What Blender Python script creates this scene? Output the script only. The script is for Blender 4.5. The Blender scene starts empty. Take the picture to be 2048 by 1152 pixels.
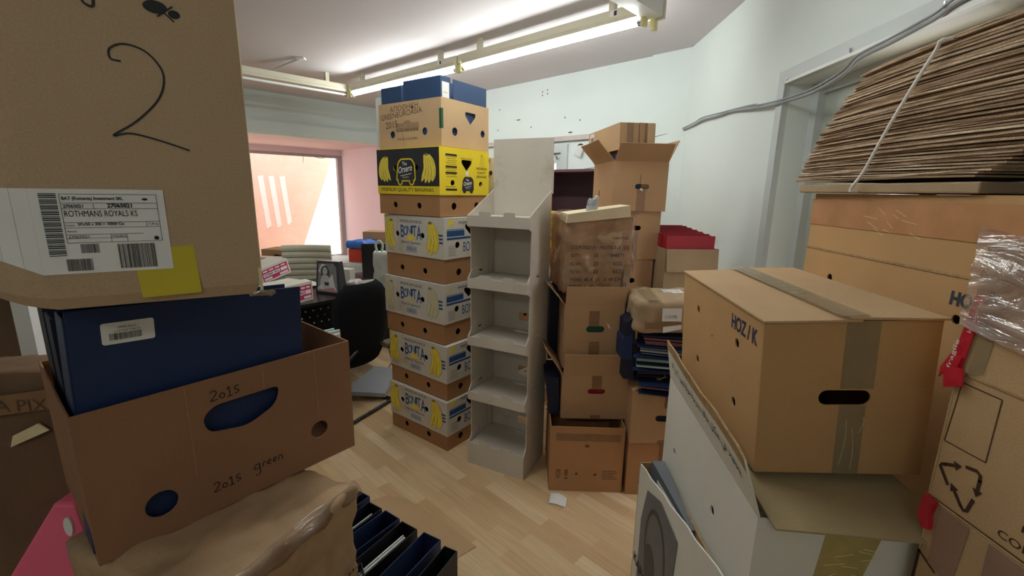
import bpy, math, random
from mathutils import Matrix, Vector, noise
from mathutils.geometry import tessellate_polygon

R = math.radians
random.seed(7)
sc = bpy.context.scene
COL = sc.collection

# ------------------------------------------------------------------ camera, world, lights
cam_d = bpy.data.cameras.new('camera')
cam_d.sensor_width = 36.0
cam_d.lens = 900.0 / 2048.0 * 36.0
cam_d.clip_start = 0.02
cam = bpy.data.objects.new('camera', cam_d)
COL.objects.link(cam)
cam.matrix_world = Matrix.Translation((0, 0, 1.5)) @ Matrix.Rotation(R(90 - 12.2), 4, 'X') @ Matrix.Rotation(R(1.0), 4, 'Z')
sc.camera = cam

w = bpy.data.worlds.new('daylight'); sc.world = w
w.use_nodes = True
w.node_tree.nodes['Background'].inputs[0].default_value = (1.0, 0.97, 0.99, 1)
w.node_tree.nodes['Background'].inputs[1].default_value = 2.2

sc.view_settings.view_transform = 'Standard'
sc.view_settings.look = 'None'
sc.view_settings.gamma = 1.0
sc.view_settings.use_curve_mapping = False
sc.view_settings.exposure = 0.5
TUBE_POWER = 38.0        # emission strength of the lit fluorescent tubes
TUBE_COLOR = (0.94, 1.0, 0.98)

# ------------------------------------------------------------------ helpers
def lin(c):
    return tuple(((v / 255.0) / 12.92 if v / 255.0 <= 0.04045 else ((v / 255.0 + 0.055) / 1.055) ** 2.4) for v in c)

MATS = {}
def mat(name, col, rough=0.8, mottle=0.12, scale=6.0, bump=0.0, bscale=60.0, metal=0.0, flute=0.0, fibre=0.0, spec=0.4, stretch=(1, 1, 1), alpha=1.0, stain=None):
    """procedural material: base colour broken up by noise, optional flutes, fibres, stains and bump"""
    if name in MATS: return MATS[name]
    m = bpy.data.materials.new(name); m.use_nodes = True
    nt = m.node_tree; N = nt.nodes; L = nt.links
    b = N['Principled BSDF']
    c = lin(col)
    tc = N.new('ShaderNodeTexCoord'); mp = N.new('ShaderNodeMapping')
    mp.inputs['Scale'].default_value = stretch
    L.new(tc.outputs['Object'], mp.inputs[0])
    n1 = N.new('ShaderNodeTexNoise'); n1.inputs['Scale'].default_value = scale; n1.inputs['Detail'].default_value = 6
    L.new(mp.outputs[0], n1.inputs['Vector'])
    rp = N.new('ShaderNodeMapRange'); rp.inputs['From Min'].default_value = 0.3; rp.inputs['From Max'].default_value = 0.7
    rp.inputs['To Min'].default_value = 1 - mottle; rp.inputs['To Max'].default_value = 1 + mottle * 0.6
    L.new(n1.outputs['Fac'], rp.inputs['Value'])
    vm = N.new('ShaderNodeVectorMath'); vm.operation = 'SCALE'
    vm.inputs[0].default_value = c
    L.new(rp.outputs[0], vm.inputs['Scale'])
    last = vm.outputs[0]
    if fibre > 0:
        n2 = N.new('ShaderNodeTexNoise'); n2.inputs['Scale'].default_value = 330; n2.inputs['Detail'].default_value = 3
        L.new(tc.outputs['Object'], n2.inputs['Vector'])
        r2 = N.new('ShaderNodeMapRange'); r2.inputs['From Min'].default_value = 0.3; r2.inputs['From Max'].default_value = 0.7
        r2.inputs['To Min'].default_value = 1 - fibre; r2.inputs['To Max'].default_value = 1 + fibre
        L.new(n2.outputs['Fac'], r2.inputs['Value'])
        v2 = N.new('ShaderNodeVectorMath'); v2.operation = 'SCALE'
        L.new(last, v2.inputs[0]); L.new(r2.outputs[0], v2.inputs['Scale']); last = v2.outputs[0]
    if stain:
        n3 = N.new('ShaderNodeTexNoise'); n3.inputs['Scale'].default_value = 2.2; n3.inputs['Detail'].default_value = 8; n3.inputs['Roughness'].default_value = .7
        L.new(tc.outputs['Object'], n3.inputs['Vector'])
        r3 = N.new('ShaderNodeMapRange'); r3.inputs['From Min'].default_value = 0.56; r3.inputs['From Max'].default_value = 0.72
        L.new(n3.outputs['Fac'], r3.inputs['Value'])
        mx = N.new('ShaderNodeMix'); mx.data_type = 'RGBA'
        mx.inputs['B'].default_value = (*lin(stain), 1)
        L.new(r3.outputs[0], mx.inputs['Factor']); L.new(last, mx.inputs['A']); last = mx.outputs['Result']
    L.new(last, b.inputs['Base Color'])
    b.inputs['Roughness'].default_value = rough
    b.inputs['Metallic'].default_value = metal
    b.inputs['Specular IOR Level'].default_value = spec
    if bump > 0 or flute > 0:
        bp = N.new('ShaderNodeBump'); bp.inputs['Strength'].default_value = max(bump, flute); bp.inputs['Distance'].default_value = 0.004
        if bump > 0:
            n4 = N.new('ShaderNodeTexNoise'); n4.inputs['Scale'].default_value = bscale; n4.inputs['Detail'].default_value = 4
            L.new(mp.outputs[0], n4.inputs['Vector']); L.new(n4.outputs['Fac'], bp.inputs['Height'])
        else:
            wv = N.new('ShaderNodeTexNoise'); wv.inputs['Scale'].default_value = 40
            mp2 = N.new('ShaderNodeMapping'); mp2.inputs['Scale'].default_value = (1, 1, 0.03)
            L.new(tc.outputs['Object'], mp2.inputs[0]); L.new(mp2.outputs[0], wv.inputs['Vector'])
            L.new(wv.outputs['Fac'], bp.inputs['Height'])
        L.new(bp.outputs[0], b.inputs['Normal'])
    if alpha < 1:
        b.inputs['Alpha'].default_value = alpha
    MATS[name] = m
    return m

def film(name, tint, amount=0.3, rough=0.15, bump=0.6, bscale=12.0):
    """thin plastic film: mostly see-through, with wrinkled reflections"""
    m = bpy.data.materials.new(name); m.use_nodes = True
    nt = m.node_tree; N = nt.nodes; L = nt.links
    N.remove(N['Principled BSDF']); out = N['Material Output']
    tr = N.new('ShaderNodeBsdfTransparent'); tr.inputs[0].default_value = (*lin(tint), 1)
    gl = N.new('ShaderNodeBsdfGlossy'); gl.inputs['Roughness'].default_value = rough
    df = N.new('ShaderNodeBsdfDiffuse'); df.inputs[0].default_value = (*lin(tint), 1)
    tc = N.new('ShaderNodeTexCoord'); mp = N.new('ShaderNodeMapping'); mp.inputs['Scale'].default_value = (1, 1, 2.5)
    n = N.new('ShaderNodeTexNoise'); n.inputs['Scale'].default_value = bscale; n.inputs['Detail'].default_value = 5; n.inputs['Distortion'].default_value = 1.2
    L.new(tc.outputs['Object'], mp.inputs[0]); L.new(mp.outputs[0], n.inputs['Vector'])
    bp = N.new('ShaderNodeBump'); bp.inputs['Strength'].default_value = bump; bp.inputs['Distance'].default_value = 0.02
    L.new(n.outputs['Fac'], bp.inputs['Height']); L.new(bp.outputs[0], gl.inputs['Normal'])
    m1 = N.new('ShaderNodeMixShader'); m1.inputs[0].default_value = 0.45
    L.new(df.outputs[0], m1.inputs[1]); L.new(gl.outputs[0], m1.inputs[2])
    fr = N.new('ShaderNodeMapRange'); fr.inputs['From Min'].default_value = .35; fr.inputs['From Max'].default_value = .7
    fr.inputs['To Min'].default_value = amount * .5; fr.inputs['To Max'].default_value = amount * 1.5
    L.new(n.outputs['Fac'], fr.inputs['Value'])
    m2 = N.new('ShaderNodeMixShader'); L.new(fr.outputs[0], m2.inputs[0])
    L.new(tr.outputs[0], m2.inputs[1]); L.new(m1.outputs[0], m2.inputs[2])
    L.new(m2.outputs[0], out.inputs[0])
    return m

def emit(name, col, strength):
    m = bpy.data.materials.new(name); m.use_nodes = True
    b = m.node_tree.nodes['Principled BSDF']
    b.inputs['Base Color'].default_value = (.9, .9, .9, 1)
    b.inputs['Emission Color'].default_value = (*col, 1)
    b.inputs['Emission Strength'].default_value = strength
    return m

class MB:
    """collects shapes, then links them as ONE mesh object"""
    def __init__(s): s.v = []; s.f = []; s.m = []; s.mats = []
    def mi(s, m):
        if m not in s.mats: s.mats.append(m)
        return s.mats.index(m)
    def add(s, vs, fs, m, M=None):
        o = len(s.v)
        s.v += [tuple(M @ Vector(p)) if M is not None else tuple(p) for p in vs]
        i = s.mi(m)
        s.f += [tuple(o + k for k in f) for f in fs]; s.m += [i] * len(fs)
    def box(s, a, b, m, M=None):
        x0, y0, z0 = a; x1, y1, z1 = b
        s.add([(x0,y0,z0),(x1,y0,z0),(x1,y1,z0),(x0,y1,z0),(x0,y0,z1),(x1,y0,z1),(x1,y1,z1),(x0,y1,z1)],
              [(0,3,2,1),(4,5,6,7),(0,1,5,4),(1,2,6,5),(2,3,7,6),(3,0,4,7)], m, M)
    def hexa(s, p, m, M=None):
        s.add(p, [(0,3,2,1),(4,5,6,7),(0,1,5,4),(1,2,6,5),(2,3,7,6),(3,0,4,7)], m, M)
    def prism(s, loops, z0, z1, m, M=None):
        """flat polygon (first loop outer, others holes) between z0 and z1"""
        ls = [[Vector((p[0], p[1], 0)) for p in l] for l in loops]
        flat = [p for l in ls for p in l]; n = len(flat)
        vs = [(p.x, p.y, z0) for p in flat] + [(p.x, p.y, z1) for p in flat]
        fs = []
        for t in tessellate_polygon(ls):
            a, b, c = (flat[i] for i in t)
            if (b.x - a.x) * (c.y - a.y) - (b.y - a.y) * (c.x - a.x) < 0: t = (t[0], t[2], t[1])
            fs.append((t[0] + n, t[1] + n, t[2] + n)); fs.append((t[2], t[1], t[0]))
        o = 0
        for li, l in enumerate(loops):
            k = len(l)
            ar = sum(l[i][0] * l[(i+1) % k][1] - l[(i+1) % k][0] * l[i][1] for i in range(k))
            ccw = (ar > 0) == (li == 0)
            for i in range(k):
                a, b = o + i, o + (i + 1) % k
                fs.append((a, b, b + n, a + n) if ccw else (b, a, a + n, b + n))
            o += k
        s.add(vs, fs, m, M)
    def tube(s, pts, r, m, M=None, n=8, r2=None, caps=True):
        pts = [Vector(p) for p in pts]; vs = []; fs = []
        up = None
        for i, p in enumerate(pts):
            d = (pts[min(i+1, len(pts)-1)] - pts[max(i-1, 0)])
            if d.length < 1e-9: d = Vector((0, 0, 1))
            d.normalize()
            if up is None:
                up = d.orthogonal().normalized()
            up = (up - d * up.dot(d))
            up = up.normalized() if up.length > 1e-6 else d.orthogonal().normalized()
            q = d.cross(up)
            rr = r if r2 is None else r + (r2 - r) * i / (len(pts) - 1)
            for k in range(n):
                a = 2 * math.pi * k / n
                vs.append(p + (up * math.cos(a) + q * math.sin(a)) * rr)
        for i in range(len(pts) - 1):
            for k in range(n):
                a = i * n + k; b = i * n + (k + 1) % n
                fs.append((a, b, b + n, a + n))
        if caps:
            fs.append(tuple(range(n - 1, -1, -1))); fs.append(tuple(range(len(vs) - n, len(vs))))
        s.add(vs, fs, m, M)
    def build(s, name, parent=None, M=None, smooth=False, bevel=0.0):
        me = bpy.data.meshes.new(name)
        me.from_pydata([tuple(v) for v in s.v], [], s.f)
        for m in s.mats: me.materials.append(m)
        me.polygons.foreach_set('material_index', s.m)
        if smooth: me.polygons.foreach_set('use_smooth', [True] * len(me.polygons))
        me.update()
        o = bpy.data.objects.new(name, me); COL.objects.link(o)
        if parent is not None: o.parent = parent
        if M is not None: o.matrix_local = M
        if bevel > 0:
            md = o.modifiers.new('soft_edges', 'BEVEL'); md.width = bevel; md.segments = 2; md.limit_method = 'ANGLE'
        return o

def empty(name, loc=(0, 0, 0), yaw=0, rx=0, ry=0, label=None, cat=None, group=None):
    o = bpy.data.objects.new(name, None); COL.objects.link(o)
    o.empty_display_size = 0.05
    o.matrix_world = Matrix.Translation(loc) @ Matrix.Rotation(R(yaw), 4, 'Z') @ Matrix.Rotation(R(ry), 4, 'Y') @ Matrix.Rotation(R(rx), 4, 'X')
    if label: o['label'] = label
    if cat: o['category'] = cat
    if group: o['group'] = group
    return o

def tag(o, label, cat, group=None):
    o['label'] = label; o['category'] = cat
    if group: o['group'] = group
    return o

def struct(mb, name):
    o = mb.build(name); o['kind'] = 'structure'; return o

def copy_tree(o, parent=None):
    c = o.copy(); COL.objects.link(c)
    if parent is not None: c.parent = parent
    for ch in list(o.children): copy_tree(ch, c)
    return c

def face_matrix(side, w, d, h):
    U, V, Nn, O = {
        'front': ((1,0,0),(0,0,1),(0,-1,0),(0,0,0)),
        'left': ((0,-1,0),(0,0,1),(-1,0,0),(0,d,0)),
        'right': ((0,1,0),(0,0,1),(1,0,0),(w,0,0)),
        'back': ((-1,0,0),(0,0,1),(0,1,0),(w,d,0)),
        'top': ((1,0,0),(0,1,0),(0,0,1),(0,0,h)),
    }[side]
    return Matrix(((U[0],V[0],Nn[0],O[0]),(U[1],V[1],Nn[1],O[1]),(U[2],V[2],Nn[2],O[2]),(0,0,0,1)))

def circle(x, y, r, n=20, sy=1.0):
    return [(x + r * math.cos(2*math.pi*i/n), y + r * sy * math.sin(2*math.pi*i/n)) for i in range(n)]
def rect(x0, y0, x1, y1):
    return [(x0,y0),(x1,y0),(x1,y1),(x0,y1)]
def slot(x, y, w, h, n=8):
    r = h / 2; o = []
    for i in range(n + 1): a = -math.pi/2 + math.pi*i/n; o.append((x + w/2 - r + r*math.cos(a), y + r*math.sin(a)))
    for i in range(n + 1): a = math.pi/2 + math.pi*i/n; o.append((x - w/2 + r + r*math.cos(a), y + r*math.sin(a)))
    return o
def rounded(x0, y0, x1, y1, r, n=5):
    o = []
    for cx, cy, a0 in ((x1-r, y0+r, -90), (x1-r, y1-r, 0), (x0+r, y1-r, 90), (x0+r, y0+r, 180)):
        for i in range(n + 1): a = R(a0 + 90*i/n); o.append((cx + r*math.cos(a), cy + r*math.sin(a)))
    return o
def rpoly(pts, r, n=4):
    """polygon with rounded corners"""
    o = []; k = len(pts)
    for i in range(k):
        p = Vector(pts[i]); a = Vector(pts[i-1]); b = Vector(pts[(i+1) % k])
        da = (a-p); db = (b-p); rr = min(r, da.length*.45, db.length*.45)
        s = p + da.normalized()*rr; e = p + db.normalized()*rr
        for j in range(n + 1):
            t = j/n; q = s*(1-t)**2 + p*2*t*(1-t) + e*t*t; o.append((q.x, q.y))
    return o

def stroke(mb, pts, wd, m, M, z=0.0006):
    """pen stroke as a ribbon with one continuous outline"""
    P = [Vector((p[0], p[1])) for p in pts]; Lf = []; Rt = []
    for i, p in enumerate(P):
        d = P[min(i+1, len(P)-1)] - P[max(i-1, 0)]
        if d.length < 1e-9: d = Vector((1, 0))
        d.normalize(); nn = Vector((-d.y, d.x)) * wd / 2
        Lf.append(p + nn); Rt.append(p - nn)
    vs = [(q.x, q.y, z) for q in Lf] + [(q.x, q.y, z) for q in Rt]; k = len(P)
    mb.add(vs, [(i, k+i, k+i+1, i+1) for i in range(k-1)], m, M)
def smoothpts(pts, n=6):
    o = []
    for i in range(len(pts) - 1):
        p0 = Vector(pts[max(i-1,0)]); p1 = Vector(pts[i]); p2 = Vector(pts[i+1]); p3 = Vector(pts[min(i+2,len(pts)-1)])
        for j in range(n):
            t = j/n
            o.append(0.5*((2*p1)+(p2-p0)*t+(2*p0-5*p1+4*p2-p3)*t*t+(3*p1-p0-3*p2+p3)*t**3))
    o.append(Vector(pts[-1]))
    return [tuple(q) for q in o]

_TXT = {}
def text(mb, s, x, y, wd, ht, m, M, z=0.0006, bold=0.0, rot=0.0, shear=0.0):
    """printed words fitted into wd x ht with lower left corner at x, y of the face"""
    if 'M' in s: bold = 0.0
    elif 'N' in s: bold = min(bold, .007)
    key = (s, bold, shear)
    if key not in _TXT:
        cu = bpy.data.curves.new('words', 'FONT'); cu.body = s; cu.offset = bold; cu.shear = shear
        cu.resolution_u = 3
        ob = bpy.data.objects.new('words', cu); COL.objects.link(ob)
        bpy.context.view_layer.update()
        me = bpy.data.meshes.new_from_object(ob)
        _TXT[key] = ([tuple(v.co) for v in me.vertices], [tuple(p.vertices) for p in me.polygons])
        bpy.data.objects.remove(ob); bpy.data.curves.remove(cu); bpy.data.meshes.remove(me)
    vs, fs = _TXT[key]
    if not vs: return
    x0 = min(v[0] for v in vs); x1 = max(v[0] for v in vs); y0 = min(v[1] for v in vs); y1 = max(v[1] for v in vs)
    sx = wd / (x1 - x0); sy = ht / (y1 - y0)
    c, sn = math.cos(R(rot)), math.sin(R(rot)); out = []
    for v in vs:
        a, b = (v[0]-x0)*sx, (v[1]-y0)*sy
        out.append((x + a*c - b*sn, y + a*sn + b*c, z))
    mb.add(out, fs, m, M)

AR = {'ي':(0xFEF1,4),'ح':(0xFEA1,4),'ف':(0xFED1,4),'ظ':(0xFEC5,4),'م':(0xFEE1,4),'ك':(0xFED9,4),'ا':(0xFE8D,2),'ن':(0xFEE5,4),
      'ج':(0xFE9D,4),'ب':(0xFE8F,4),'د':(0xFEA9,2),'ر':(0xFEAD,2),'ة':(0xFE93,2),'و':(0xFEED,2),'ت':(0xFE95,4)}
def arabic(s):
    out = []
    for i, ch in enumerate(s):
        if ch not in AR: out.append(ch); continue
        base, n = AR[ch]
        prev = i > 0 and s[i-1] in AR and AR[s[i-1]][1] == 4
        nxt = i < len(s)-1 and s[i+1] in AR and n == 4
        out.append(chr(base + (3 if prev and nxt else 2 if nxt else 1 if prev else 0)))
    return ''.join(reversed(out))

def barcode(mb, x, y, wd, ht, m, M, seed=1, vertical=False, z=0.0008):
    rr = random.Random(seed); t = 0.0; L_ = ht if vertical else wd
    while t < L_ * .985:
        b = L_ * rr.choice((.008, .012, .02)); g = L_ * rr.choice((.008, .012, .018))
        if vertical: q = rect(x, y + t, x + wd, y + min(t + b, L_))
        else: q = rect(x + t, y, x + min(t + b, L_), y + ht)
        mb.add([(p[0], p[1], z) for p in q], [(0,1,2,3)], m, M)
        t += b + g

def flat(mb, pts, m, M, z=0.0004):
    ls = [[Vector((p[0], p[1], 0)) for p in pts]]
    mb.add([(p[0], p[1], z) for p in pts], [tuple(t) if ((pts[t[1]][0]-pts[t[0]][0])*(pts[t[2]][1]-pts[t[0]][1])-(pts[t[1]][1]-pts[t[0]][1])*(pts[t[2]][0]-pts[t[0]][0]))>0 else (t[0],t[2],t[1]) for t in tessellate_polygon(ls)], m, M)

# ------------------------------------------------------------------ materials
KRAFT = mat('kraft_board', (178, 142, 106), .85, .10, 3, fibre=.07, flute=.12, spec=.25)
KRAFT_D = mat('dark_brown_board', (146, 106, 78), .85, .10, 3, fibre=.07, flute=.12, spec=.25)
KRAFT_L = mat('light_kraft_board', (192, 161, 124), .85, .10, 3, fibre=.08, flute=.14, spec=.25)
KRAFT_R = mat('reddish_kraft_board', (174, 130, 90), .85, .10, 3, fibre=.07, flute=.12, spec=.25)
KRAFT_Y = mat('yellowish_kraft_board', (192, 152, 104), .8, .09, 2.5, fibre=.07, flute=.10, spec=.3)
KRAFT_IN = mat('board_cut_edge', (176, 146, 108), .95, .25, 60, fibre=.2, spec=.1)
KRAFT_OLD = mat('worn_kraft_board', (166, 134, 102), .8, .2, 5, fibre=.1, bump=.5, bscale=14, spec=.35)
KRAFT_CR = mat('creased_kraft_board', (172, 142, 108), .55, .22, 7, fibre=.08, bump=1.0, bscale=11, spec=.5)
KRAFT_PALE = mat('pale_board', (214, 198, 164), .85, .10, 8, fibre=.06, bump=.2, bscale=20)
KRAFT_GR = mat('greyish_kraft_board', (166, 142, 112), .85, .12, 4, fibre=.10, bump=.25, bscale=10, spec=.3)
WHITEB = mat('white_printed_board', (214, 208, 196), .7, .08, 3, fibre=.03, flute=.08, spec=.3, stain=(190, 176, 152))
WHITEC = mat('white_lined_board', (224, 221, 210), .6, .06, 3, flute=.10, spec=.35)
GREYB = mat('grey_display_board', (208, 200, 187), .8, .07, 3, fibre=.03, spec=.25, stain=(176, 160, 138))
YELLOW = mat('yellow_print', (236, 208, 42), .6, .05, 4)
BANANA = mat('banana_yellow_print', (246, 222, 84), .6, .10, 30)
BANANA_P = mat('faded_banana_print', (216, 208, 170), .7, .06, 30)
BANANA_D = mat('banana_shade_print', (140, 126, 40), .6, .10, 30)
BLACKP = mat('black_print', (44, 46, 50), .6, .15, 8)
INK = mat('black_ink', (26, 24, 24), .6, .1, 20)
INK_F = mat('faded_ink', (96, 74, 56), .8, .3, 60)
INK_BR = mat('brown_ink', (70, 42, 26), .8, .25, 60)
BLUEP = mat('blue_print', (38, 84, 140), .6, .1, 12)
BLUEN = mat('navy_ink', (48, 54, 86), .6, .1, 20)
GREENP = mat('green_tape', (38, 82, 56), .5, .1, 20)
PAPER = mat('white_paper', (228, 226, 222), .7, .05, 10)
TAPE = mat('brown_packing_tape', (148, 112, 78), .28, .10, 20, bump=.25, bscale=30, spec=.6, alpha=.82)
TAPE_C = mat('clear_packing_tape', (176, 158, 122), .18, .12, 25, bump=.5, bscale=40, spec=.8, alpha=.45)
TAPE_Y = mat('aged_yellow_tape', (176, 158, 100), .25, .12, 30, bump=.5, bscale=60, spec=.6)
TAPE_W = mat('tape_white_creases', (226, 214, 170), .4, .1, 30)
REDT = mat('red_tape', (196, 32, 52), .2, .15, 25, bump=.8, bscale=40, spec=.8)
NAVY = mat('navy_binder_cloth', (22, 42, 82), .55, .06, 8, bump=.12, bscale=500, spec=.4)
NAVY_L = mat('blue_grey_binder_cloth', (46, 70, 106), .6, .06, 8, bump=.12, bscale=500, spec=.4)
NAVY_D = mat('dark_binder_cloth', (14, 20, 44), .6, .08, 8, bump=.12, bscale=500, spec=.4)
BLACKB = mat('black_binder_cloth', (20, 20, 24), .5, .1, 8, bump=.1, bscale=500, spec=.4)
REDB = mat('dark_red_binder_cloth', (158, 26, 44), .5, .08, 8, bump=.12, bscale=400, spec=.4)
MAUVE = mat('mauve_paper_file', (150, 104, 112), .8, .1, 8)
TEAL = mat('pale_teal_paper', (168, 204, 198), .8, .1, 8)
GREENB = mat('green_binder_cloth', (40, 92, 66), .6, .1, 8)
STEEL = mat('bright_steel', (200, 202, 205), .25, .05, 10, metal=1.0)
DARK = mat('black_plastic', (22, 22, 24), .45, .1, 10)
FABRIC = mat('black_chair_fabric', (18, 18, 21), .95, .2, 200, bump=.3, bscale=600, spec=.2)
CREAM = mat('cream_metal', (206, 200, 178), .4, .04, 4)
CREAM_Y = mat('yellowed_plastic', (222, 214, 160), .4, .05, 6)
WHITEM = mat('white_painted_metal', (226, 228, 226), .4, .04, 4)
GREYC = mat('grey_cable_sheath', (150, 154, 158), .5, .05, 10)
LEATH = mat('cream_leather', (204, 200, 180), .4, .06, 6, bump=.1, bscale=120)
PINK = mat('pink_plastic', (238, 104, 138), .5, .06, 3)
PLASTW = mat('white_carrier_plastic', (214, 222, 216), .3, .06, 10, bump=.9, bscale=22, spec=.7)
BLUEBAG = mat('blue_carrier_plastic', (50, 110, 200), .25, .12, 10, bump=.9, bscale=30, spec=.7)
ORANGE = mat('orange_red_board', (222, 74, 52), .5, .08, 8)
MAGENTA = mat('magenta_print', (196, 40, 96), .6, .06, 8)
WRAP = film('stretch_wrap', (238, 226, 214), .13)
GLASS = film('window_glass', (250, 252, 252), .04, rough=.02, bump=0.0)

# wall and ceiling paint, floor
def paint(name, col, mott=.03, bump=.15, bscale=260):
    return mat(name, col, .85, mott, 1.2, bump=bump, bscale=bscale, spec=.25)
WALL = paint('pale_wall_paint', (222, 231, 229))
WALL_S = mat('scuffed_wall_paint', (222, 231, 229), .85, .03, 1.2, bump=.15, bscale=260, spec=.25)
CEIL = paint('ceiling_paint', (214, 208, 210), .03, .3, 220)
PINKW = paint('pink_white_paint', (232, 214, 220))
GREYF = mat('pale_grey_frame_paint', (196, 204, 204), .45, .03, 3)

def floor_material():
    m = bpy.data.materials.new('beech_strip_laminate'); m.use_nodes = True
    nt = m.node_tree; N = nt.nodes; L = nt.links; b = N['Principled BSDF']
    tc = N.new('ShaderNodeTexCoord'); mp = N.new('ShaderNodeMapping'); mp.inputs['Rotation'].default_value = (0, 0, R(44.2))
    L.new(tc.outputs['Object'], mp.inputs[0])
    br = N.new('ShaderNodeTexBrick'); br.offset = 0.37; br.offset_frequency = 2
    br.inputs['Color1'].default_value = (0, 0, 0, 1); br.inputs['Color2'].default_value = (1, 1, 1, 1)
    br.inputs['Mortar'].default_value = (.35, .35, .35, 1)
    br.inputs['Scale'].default_value = 1.0; br.inputs['Mortar Size'].default_value = 0.0006; br.inputs['Mortar Smooth'].default_value = .2
    br.inputs['Brick Width'].default_value = 0.38; br.inputs['Row Height'].default_value = 0.066
    L.new(mp.outputs[0], br.inputs['Vector'])
    rp = N.new('ShaderNodeValToRGB')
    e = rp.color_ramp.elements
    e[0].position = 0.0; e[0].color = (*lin((200, 164, 122)), 1)
    e[1].position = 1.0; e[1].color = (*lin((230, 204, 166)), 1)
    for p, c in ((.35, (210, 178, 136)), (.6, (216, 186, 144)), (.85, (222, 194, 154))):
        x = e.new(p); x.color = (*lin(c), 1)
    L.new(br.outputs['Color'], rp.inputs[0])
    m2 = N.new('ShaderNodeMapping'); m2.inputs['Rotation'].default_value = (0, 0, R(44.2)); m2.inputs['Scale'].default_value = (1.2, 26, 1)
    L.new(tc.outputs['Object'], m2.inputs[0])
    # mapping scales first, then rotates; rotate separately for the grain
    m3 = N.new('ShaderNodeMapping'); m3.inputs['Scale'].default_value = (2.0, 34, 1)
    L.new(mp.outputs[0], m3.inputs[0])
    g = N.new('ShaderNodeTexNoise'); g.inputs['Scale'].default_value = 2.0; g.inputs['Detail'].default_value = 7; g.inputs['Distortion'].default_value = .6
    L.new(m3.outputs[0], g.inputs['Vector'])
    r2 = N.new('ShaderNodeMapRange'); r2.inputs['From Min'].default_value = .3; r2.inputs['From Max'].default_value = .7
    r2.inputs['To Min'].default_value = .86; r2.inputs['To Max'].default_value = 1.06
    L.new(g.outputs['Fac'], r2.inputs['Value'])
    big = N.new('ShaderNodeTexNoise'); big.inputs['Scale'].default_value = 1.6; big.inputs['Detail'].default_value = 4
    L.new(tc.outputs['Object'], big.inputs['Vector'])
    r3 = N.new('ShaderNodeMapRange'); r3.inputs['To Min'].default_value = .9; r3.inputs['To Max'].default_value = 1.08
    L.new(big.outputs['Fac'], r3.inputs['Value'])
    mu = N.new('ShaderNodeMath'); mu.operation = 'MULTIPLY'; L.new(r2.outputs[0], mu.inputs[0]); L.new(r3.outputs[0], mu.inputs[1])
    vm = N.new('ShaderNodeVectorMath'); vm.operation = 'SCALE'
    L.new(rp.outputs[0], vm.inputs[0]); L.new(mu.outputs[0], vm.inputs['Scale'])
    L.new(vm.outputs[0], b.inputs['Base Color'])
    b.inputs['Roughness'].default_value = .38; b.inputs['Specular IOR Level'].default_value = .45
    return m
FLOORM = floor_material()

# ------------------------------------------------------------------ room shell
AX = Vector((-.717, .697, 0))      # along the back wall, to the left
BX = Vector((.697, .717, 0))       # along the window wall, to the right
CK = Vector((1.54, 4.32, 0))       # corner of back wall and right wall
H_C = 2.75
def wallM(o, u):
    """matrix: local x along u, local y = up, local z = horizontal normal"""
    u = Vector(u).normalized(); n = u.cross(Vector((0, 0, 1)))
    return Matrix(((u.x, 0, n.x, o[0]), (u.y, 0, n.y, o[1]), (0, 1, 0, o[2]), (0, 0, 0, 1)))
# normal = u x up: for u = (1,0,0) it is (0,-1,0): towards the viewer

m = MB(); m.box((-7.5, -3, -.06), (3.2, 12.5, 0), FLOORM); struct(m, 'floor')
C0 = CK + AX * 5.0
m = MB()   # ceiling follows the room outline
outline = [(1.75, -2.6), (1.56, 4.36), (C0.x-.05, C0.y+.12), (-6.2, 3.5), (-3.4, -2.6)]
m.prism([outline], H_C, H_C + .1, CEIL); struct(m, 'ceiling')
# back wall: u runs from the far left corner to the right corner; normal faces the room
Ub = -AX
bl = 5.0 + 1.81                  # the wall goes on past C0 as the right cheek of the window bay
PB = CK + AX * bl
M = wallM(PB, Ub)
m = MB()
# window opening near the bookcase
wx0 = bl - 1.92; wx1 = bl - 1.36
m.prism([rect(0, 0, bl + .2, H_C + .05), rect(wx0, 1.05, wx1, 2.0)], -.14, 0, WALL, M)
struct(m, 'wall_back')
m = MB(); m.box((bl - 5.0 - 1.81, 0, .0), (bl - 5.0 + .02, 2.204, .012), PINKW, M); struct(m, 'trim_4')
# shallow pier beside the corner
m = MB(); m.box((bl - .345, 0, .0), (bl + .1, H_C, .03), WALL, M); struct(m, 'trim_1')
# long ledge over the small window
m = MB(); m.box((bl - 3.2, 2.05, .0), (bl - .9, 2.10, .045), mat('pinkish_ledge', (196, 186, 182), .7, .05), M); struct(m, 'trim_2')
# window frame in back wall
m = MB()
m.prism([rect(wx0 - .02, 1.03, wx1 + .05, 2.02), rect(wx0 + .05, 1.10, wx1 - .04, 1.93)], -.10, .02, GREYF, M)
m.prism([rect(wx0 + .05, 1.10, wx1 - .04, 1.93), rect(wx0 + .12, 1.17, wx1 - .13, 1.82)], -.09, -.02, GREYF, M)
w2 = struct(m, 'window_2')
m = MB(); m.box((wx0 + .1, 1.15, -.06), (wx1 - .1, 1.85, -.055), GLASS, M); m.build('pane', w2)
m = MB(); m.tube([(wx1-.1, 1.86, .0), (wx1-.1, 1.9, .03), (wx1-.14, 1.9, .03)], .008, STEEL, M); m.build('window_catch', w2)
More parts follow.
